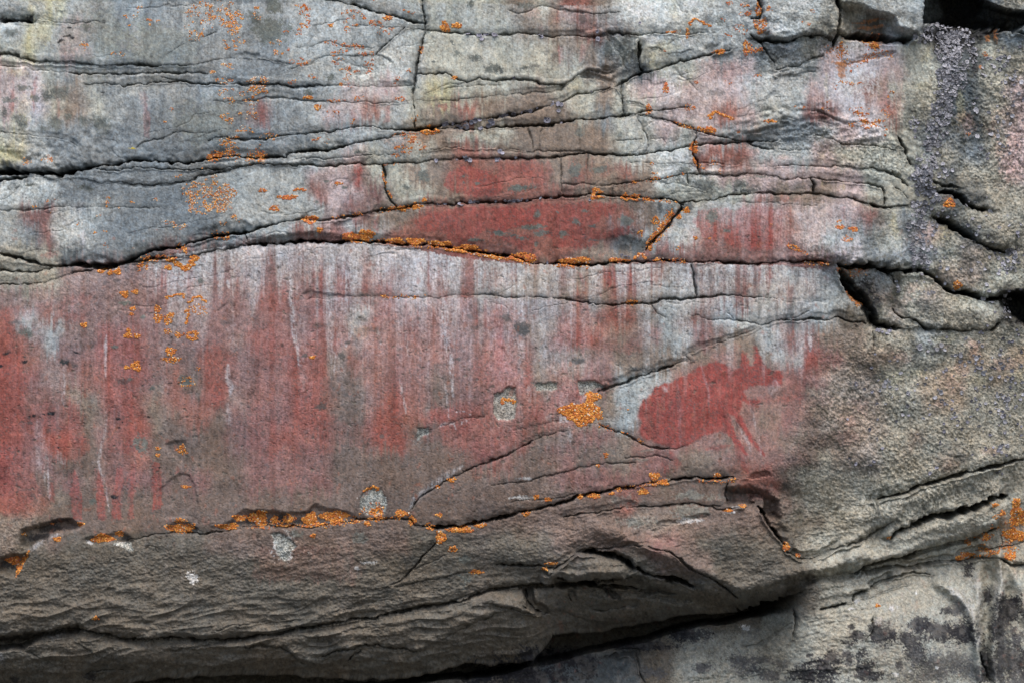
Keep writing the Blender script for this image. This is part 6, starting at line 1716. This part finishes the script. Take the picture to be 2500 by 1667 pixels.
crumbs([('21',2300,510,10,10,2),('21',1750,620,40,16,8),('21',1480,700,60,10,12),('31',830,490,20,10,8),('11',1900,700,100,30,40),('22',900,800,60,14,30),('22',1100,670,100,8,8),
        ('03',850,390,80,24,60),('13',820,210,100,40,80),('13',980,170,60,40,60),('13',1050,110,40,20,30),('13',430,150,60,12,14),('13',650,290,60,14,30),('13',300,240,280,30,200),('02',1620,340,10,8,4),
        ('33',2200,300,140,140,260),('33',1960,400,100,70,60),('33',2180,480,120,40,110)],
       'loose orange lichen crumbs around the larger colonies', .2, .05, 15)

# ------------------------------------------------------------------ curled grey flake lichen
def flake_mesh(u, v, r, seed, tint=(128, 128, 140)):
    rng = np.random.default_rng(seed); n = len(u)
    x, y, z = surf(u, v); N = nrm(u, v)
    up = np.array([0, 0, 1.0]); A = np.cross(N, up); A /= np.linalg.norm(A, axis=1, keepdims=True) + 1e-9; B = np.cross(N, A)
    R = (np.asarray(r) * S)[:, None]
    ph = rng.random(n)*6.28; curl = rng.uniform(.15, .85, (n, 1)); tilt = rng.uniform(-.5, .5, (n, 2)); asp = rng.uniform(.65, 1.2, (n, 1))
    w1, w2 = rng.uniform(.05, .25, (n, 1)), rng.random(n)*6.28
    P0 = np.stack([x, y, z], -1) + N*R*.18
    SEG = 9; vs = [P0.copy()]
    for q in (.4, .75, 1.0):
        for k in range(SEG):
            a = ph + k*2*math.pi/SEG
            jag = 1 + .18*rng.standard_normal((n, 1)).clip(-1.4, 1.4)*(q > .9)
            rr = R*q*jag
            h = R*(curl*q*q + w1*np.sin(3*a + w2)[:, None]*q + q*(tilt[:, :1]*np.cos(a)[:, None] + tilt[:, 1:]*np.sin(a)[:, None]))
            vs.append(P0 + rr*(np.cos(a)[:, None]*A + asp*np.sin(a)[:, None]*B) + N*h)
    front = np.stack(vs, 1); m = front.shape[1]
    back = front - (N*R*.10)[:, None, :]
    allv = np.concatenate([front, back], 1)
    Tt = []
    for o in (0, m):
        f = []
        for k in range(SEG):
            k2 = (k + 1) % SEG
            f.append((0, 1 + k, 1 + k2))
            for ring in (0, 1):
                a, b = 1 + ring*SEG, 1 + (ring + 1)*SEG
                f += [(a + k, b + k, b + k2), (a + k, b + k2, a + k2)]
        Tt += [tuple(i + o for i in (t if o == 0 else t[::-1])) for t in f]
    e = 1 + 2*SEG
    for k in range(SEG):
        k2 = (k + 1) % SEG
        Tt += [(e + k, m + e + k, m + e + k2), (e + k, m + e + k2, e + k2)]
    Tt = np.array(Tt)
    tri = (Tt[None] + (np.arange(n)*2*m)[:, None, None]).reshape(-1, 3)
    base = lin(tint)*(rng.uniform(.55, 1.5, (n, 1)))
    col = np.repeat(base[:, None, :], 2*m, 1)*rng.uniform(.75, 1.2, (n, 2*m, 1)); col[:, m:] *= .3
    return allv.reshape(-1, 3), tri, col.reshape(-1, 3)

def field_pts(fields, seed):
    rng = np.random.default_rng(seed); uu, vv = [], []
    for tile, cx, cy, rx, ry, n in fields:
        c = T(tile, cx, cy, rx, ry); a = rng.random(n)*6.28; q = np.sqrt(rng.random(n))
        uu.append(c[0] + c[2]*q*np.cos(a)); vv.append(c[1] + c[3]*q*np.sin(a))
    return np.concatenate(uu), np.concatenate(vv)
dense = [('30',1700,270,180,60,260),('30',1850,300,120,60,200),('30',1750,420,110,100,300),('30',1800,560,100,100,240),('30',1790,680,90,60,140),('30',1690,640,60,80,90),
         ('30',1700,800,90,60,140),('30',1690,900,90,70,150),('30',1650,1000,90,80,130),('30',1630,1100,80,80,90),('30',1600,1230,70,80,70),('30',1550,1350,80,70,90),('30',1480,1480,60,60,80),
         ('30',1950,420,30,90,60),('30',1500,330,70,30,60),('31',1520,80,70,60,100),('31',1540,200,80,70,140),('31',1580,300,70,80,120),('31',1480,350,50,40,50),('31',1500,450,60,70,70),
         ('31',1500,560,60,70,60),('31',1500,700,70,80,70),('31',1520,820,70,60,60),('30',1450,1020,30,50,24),('30',2200,560,90,120,60),('31',2270,740,50,60,50),('31',2250,830,60,60,40),
         ('31',2210,1180,36,90,60),('31',1330,1010,16,60,20),('31',1700,70,60,50,30),('32',2180,620,60,90,50),('32',2200,1000,60,40,24)]
dense = [(t, a, b, c*1.08, d*1.2, int(n*.42)) for t, a, b, c, d, n in dense] + [('32', 1750, 500, 600, 420, 110), ('31', 2000, 700, 360, 480, 60), ('30', 2150, 900, 220, 500, 60), ('31', 1550, 600, 160, 500, 70)]
u, v = field_pts(dense, 21); rr = np.random.default_rng(22)
vs, tri, col = flake_mesh(u, v, rr.uniform(2.0, 6.0, len(u)), 23, (146, 147, 154))
me = make_mesh('flake_lichen_mat', vs, tri, col, "tint", FLAKE, True)
tag(link('flake_lichen_mat', me), 'dense mat of small curled grey black lichen flakes running down the right hand wall', 'lichen', None, 'stuff')

FSINGLE = [('row of curled grey flakes along the crack under the olive strip at the upper centre', 'curled flakes in the upper crack',
   [(T('10',x,y)[0],T('10',x,y)[1],r) for x,y,r in [(1640,1010,11),(1670,1025,10),(1730,1055,10),(1745,1030,7),(1790,1010,9),(1810,1035,10),(1850,1060,10),(1860,1010,9),(1890,1000,9),(1935,1065,8),(1990,1030,7),(2010,1000,11),(2025,1015,8),(1700,1015,6),
     (1770,1040,6),(2090,950,8),(2115,940,7),(2140,955,8),(2200,925,8),(2215,940,6),(2260,920,5),(2300,910,6),(2330,910,6),(1920,985,6),(1960,980,5)]]),
  ('curled grey flake on the crack at the top edge of the cream slab', 'curled flakes on the top crack',
   [(T('10',x,y)[0],T('10',x,y)[1],r) for x,y,r in [(1820,295,7),(1840,285,5),(1920,300,9),(1935,320,8),(1960,295,6),(1985,285,5),(2040,295,7),(2060,300,5),(2030,285,5)]] +
   [(T('20',x,y)[0],T('20',x,y)[1],r) for x,y,r in [(400,300,8),(415,310,6),(385,290,6),(650,295,3),(870,265,5),(875,335,7),(920,270,5),(1050,290,4),(1215,195,4)]]),
  ('curled grey flake above the rounded grey green block', 'curled flakes beside the rounded block',
   [(T('20',x,y)[0],T('20',x,y)[1],r) for x,y,r in [(500,865,6),(520,855,7),(550,865,8),(575,870,7),(555,915,6),(320,910,7),(370,885,4),(460,985,11),(440,975,7),(100,945,8),(190,925,7),(240,1035,5),(575,1015,4),(930,740,4),(820,755,3),(190,635,5)]]),
  ('grey flake hanging just above the faded red rectangle', 'curled flakes above the red rectangle',
   [(T('10',x,y)[0],T('10',x,y)[1],r) for x,y,r in [(1565,1325,6),(1650,1315,5),(1730,1315,5),(1800,1290,7),(1815,1310,9),(1840,1325,7),(2068,1320,9),(2085,1250,7),(2110,1265,6),(2210,1290,5),(2060,1305,6)]]),
  ('grey flake in the crack below the faded red rectangle', 'curled flakes below the red rectangle',
   [(T('11',x,y)[0],T('11',x,y)[1],r) for x,y,r in [(1540,335,5),(1580,335,5),(1630,330,5),(1700,340,6),(1730,335,6),(1765,340,8),(1800,325,5),(1840,315,7),(1870,312,6),(1905,308,6),(2050,308,4),(2130,305,5),(2160,300,6),(2200,300,6),(2230,303,6),(2300,300,4)]] +
   [(T('21',x,y)[0],T('21',x,y)[1],r) for x,y,r in [(30,305,4),(180,300,6),(220,305,6),(250,298,5),(290,298,4),(405,290,4),(490,278,5),(810,300,5),(1075,755,6),(1100,765,5),(1130,770,4),(460,815,4)]]),
  ('grey flake clinging under the black cleft above the rough olive face', 'curled flakes under the cleft',
   [(T('31',x,y)[0],T('31',x,y)[1],r) for x,y,r in [(1140,1370,5),(1165,1375,6),(1190,1385,5),(1235,1400,7),(1260,1380,6),(1290,1360,6),(1240,1375,5),(1310,1350,5),(1990,1380,6),(2010,1370,5),(2040,1360,5)]]),
 ]
wall = [T('32',x,y) for x,y in [(1095,320),(1130,215),(1160,430),(1110,525),(1150,610),(1140,630),(1155,750),(1480,460),(1400,530),(1410,715),(1640,505),(1695,360),(1710,345),(1975,510),(1925,600),(1950,580),(1950,290),(1945,350),(1960,335),(1995,330),
      (2160,180),(2250,110),(2230,120),(2110,335),(2180,330),(2250,350),(2220,400),(2275,450),(2240,420),(1700,620),(1765,600),(1755,665),(1970,665),(1755,745),(1780,735),(1810,765),(1890,770),(1690,790),(1695,850),(1665,945),(2160,540),(2200,580),(2275,550),
      (2180,690),(2190,720),(2150,800),(2070,880),(2195,855),(2300,790),(2330,810),(1935,1040),(2040,990),(2100,980),(2160,970),(2140,1010),(2170,1020),(2210,1045),(2110,1045),(1585,1190),(1640,1150),(925,1070),(1100,1120),(1125,1090),(975,1115),
      (905,750),(1085,835),(1190,985),(1240,940),(1575,710),(1050,500),(975,460),(2290,20),(2010,45),(2180,90),(1720,80),(1920,160),(2330,200),(2320,310),(2320,590),(2240,490),(1255,270),(1870,395),(2145,400),(1150,915),(2150,1170),(2170,1190),(2130,1180),(2330,880)]]
wall += [T('31',x,y) for x,y in [(2300,590),(2290,570),(2110,740),(2150,880),(2000,830),(2210,900),(2230,1040),(2330,1030),(2110,1220),(1610,590),(1660,870),(1510,910),(2300,1400),(2240,1460),(2160,1530),(2330,1530),(2320,700),(2180,810),(2050,1330)]]
wall += [T('30',x,y) for x,y in [(2300,1190),(2220,1200),(2230,930),(2050,1310),(2130,600),(2150,480),(2270,700),(2190,800),(2330,380),(1480,1010),(1460,1080),(1460,1130),(2260,870),(2340,820),(2200,390)]]
wr = np.random.default_rng(31)
FSINGLE.append(('small curled grey flake lichen dotted on the rough right hand wall', 'grey flakes dotted on the right wall', [(a[0], a[1], wr.uniform(3.6, 6.4)) for a in wall]))
sd = 100
for label, group, L in FSINGLE:
    for (a, b, r) in L:
        sd += 1
        vs, tri, col = flake_mesh(np.array([a]), np.array([b]), np.array([r*.8]), sd)
        me = make_mesh('flake_lichen', vs, tri, col, "tint", FLAKE, True)
        tag(link('flake_lichen', me), label, 'lichen', group)

# yellow lichen fleck at the left
u, v = blob(*T('00', 1090, 1220, 28, 7), 26)
colony(u, v, LR.uniform(.8, 1.5, 26), 'yellow_lichen', 'tiny bright yellow lichen fleck on the grey slab at the left', 'lichen', tint=np.tile(lin((186, 170, 60)), (26, 1)))

# ------------------------------------------------------------------ the shore the cliff stands on (below the frame)
g = np.linspace(-40, 40, 41)
GX, GY = np.meshgrid(g, g - 39)
gv = np.stack([GX, GY, np.full_like(GX, ZC - (2290 - 833.5)*S + .02) + .04*np.sin(GX*3.1)*np.cos(GY*2.3)], -1).reshape(-1, 3)
gi = np.arange(41*41).reshape(41, 41)
gq = np.stack([gi[:-1, :-1], gi[:-1, 1:], gi[1:, 1:], gi[1:, :-1]], -1).reshape(-1, 4)
o = link('ground', make_mesh('ground', gv, gq, np.tile(np.array([.07, .07, .065], F), (len(gv), 1)), "stone", ROCK))
tag(o, 'dark rocky shore at the foot of the cliff', None, None, 'structure')
print('verts', NVERT, 'slabs', len(SL), 'faces', len(FQ))
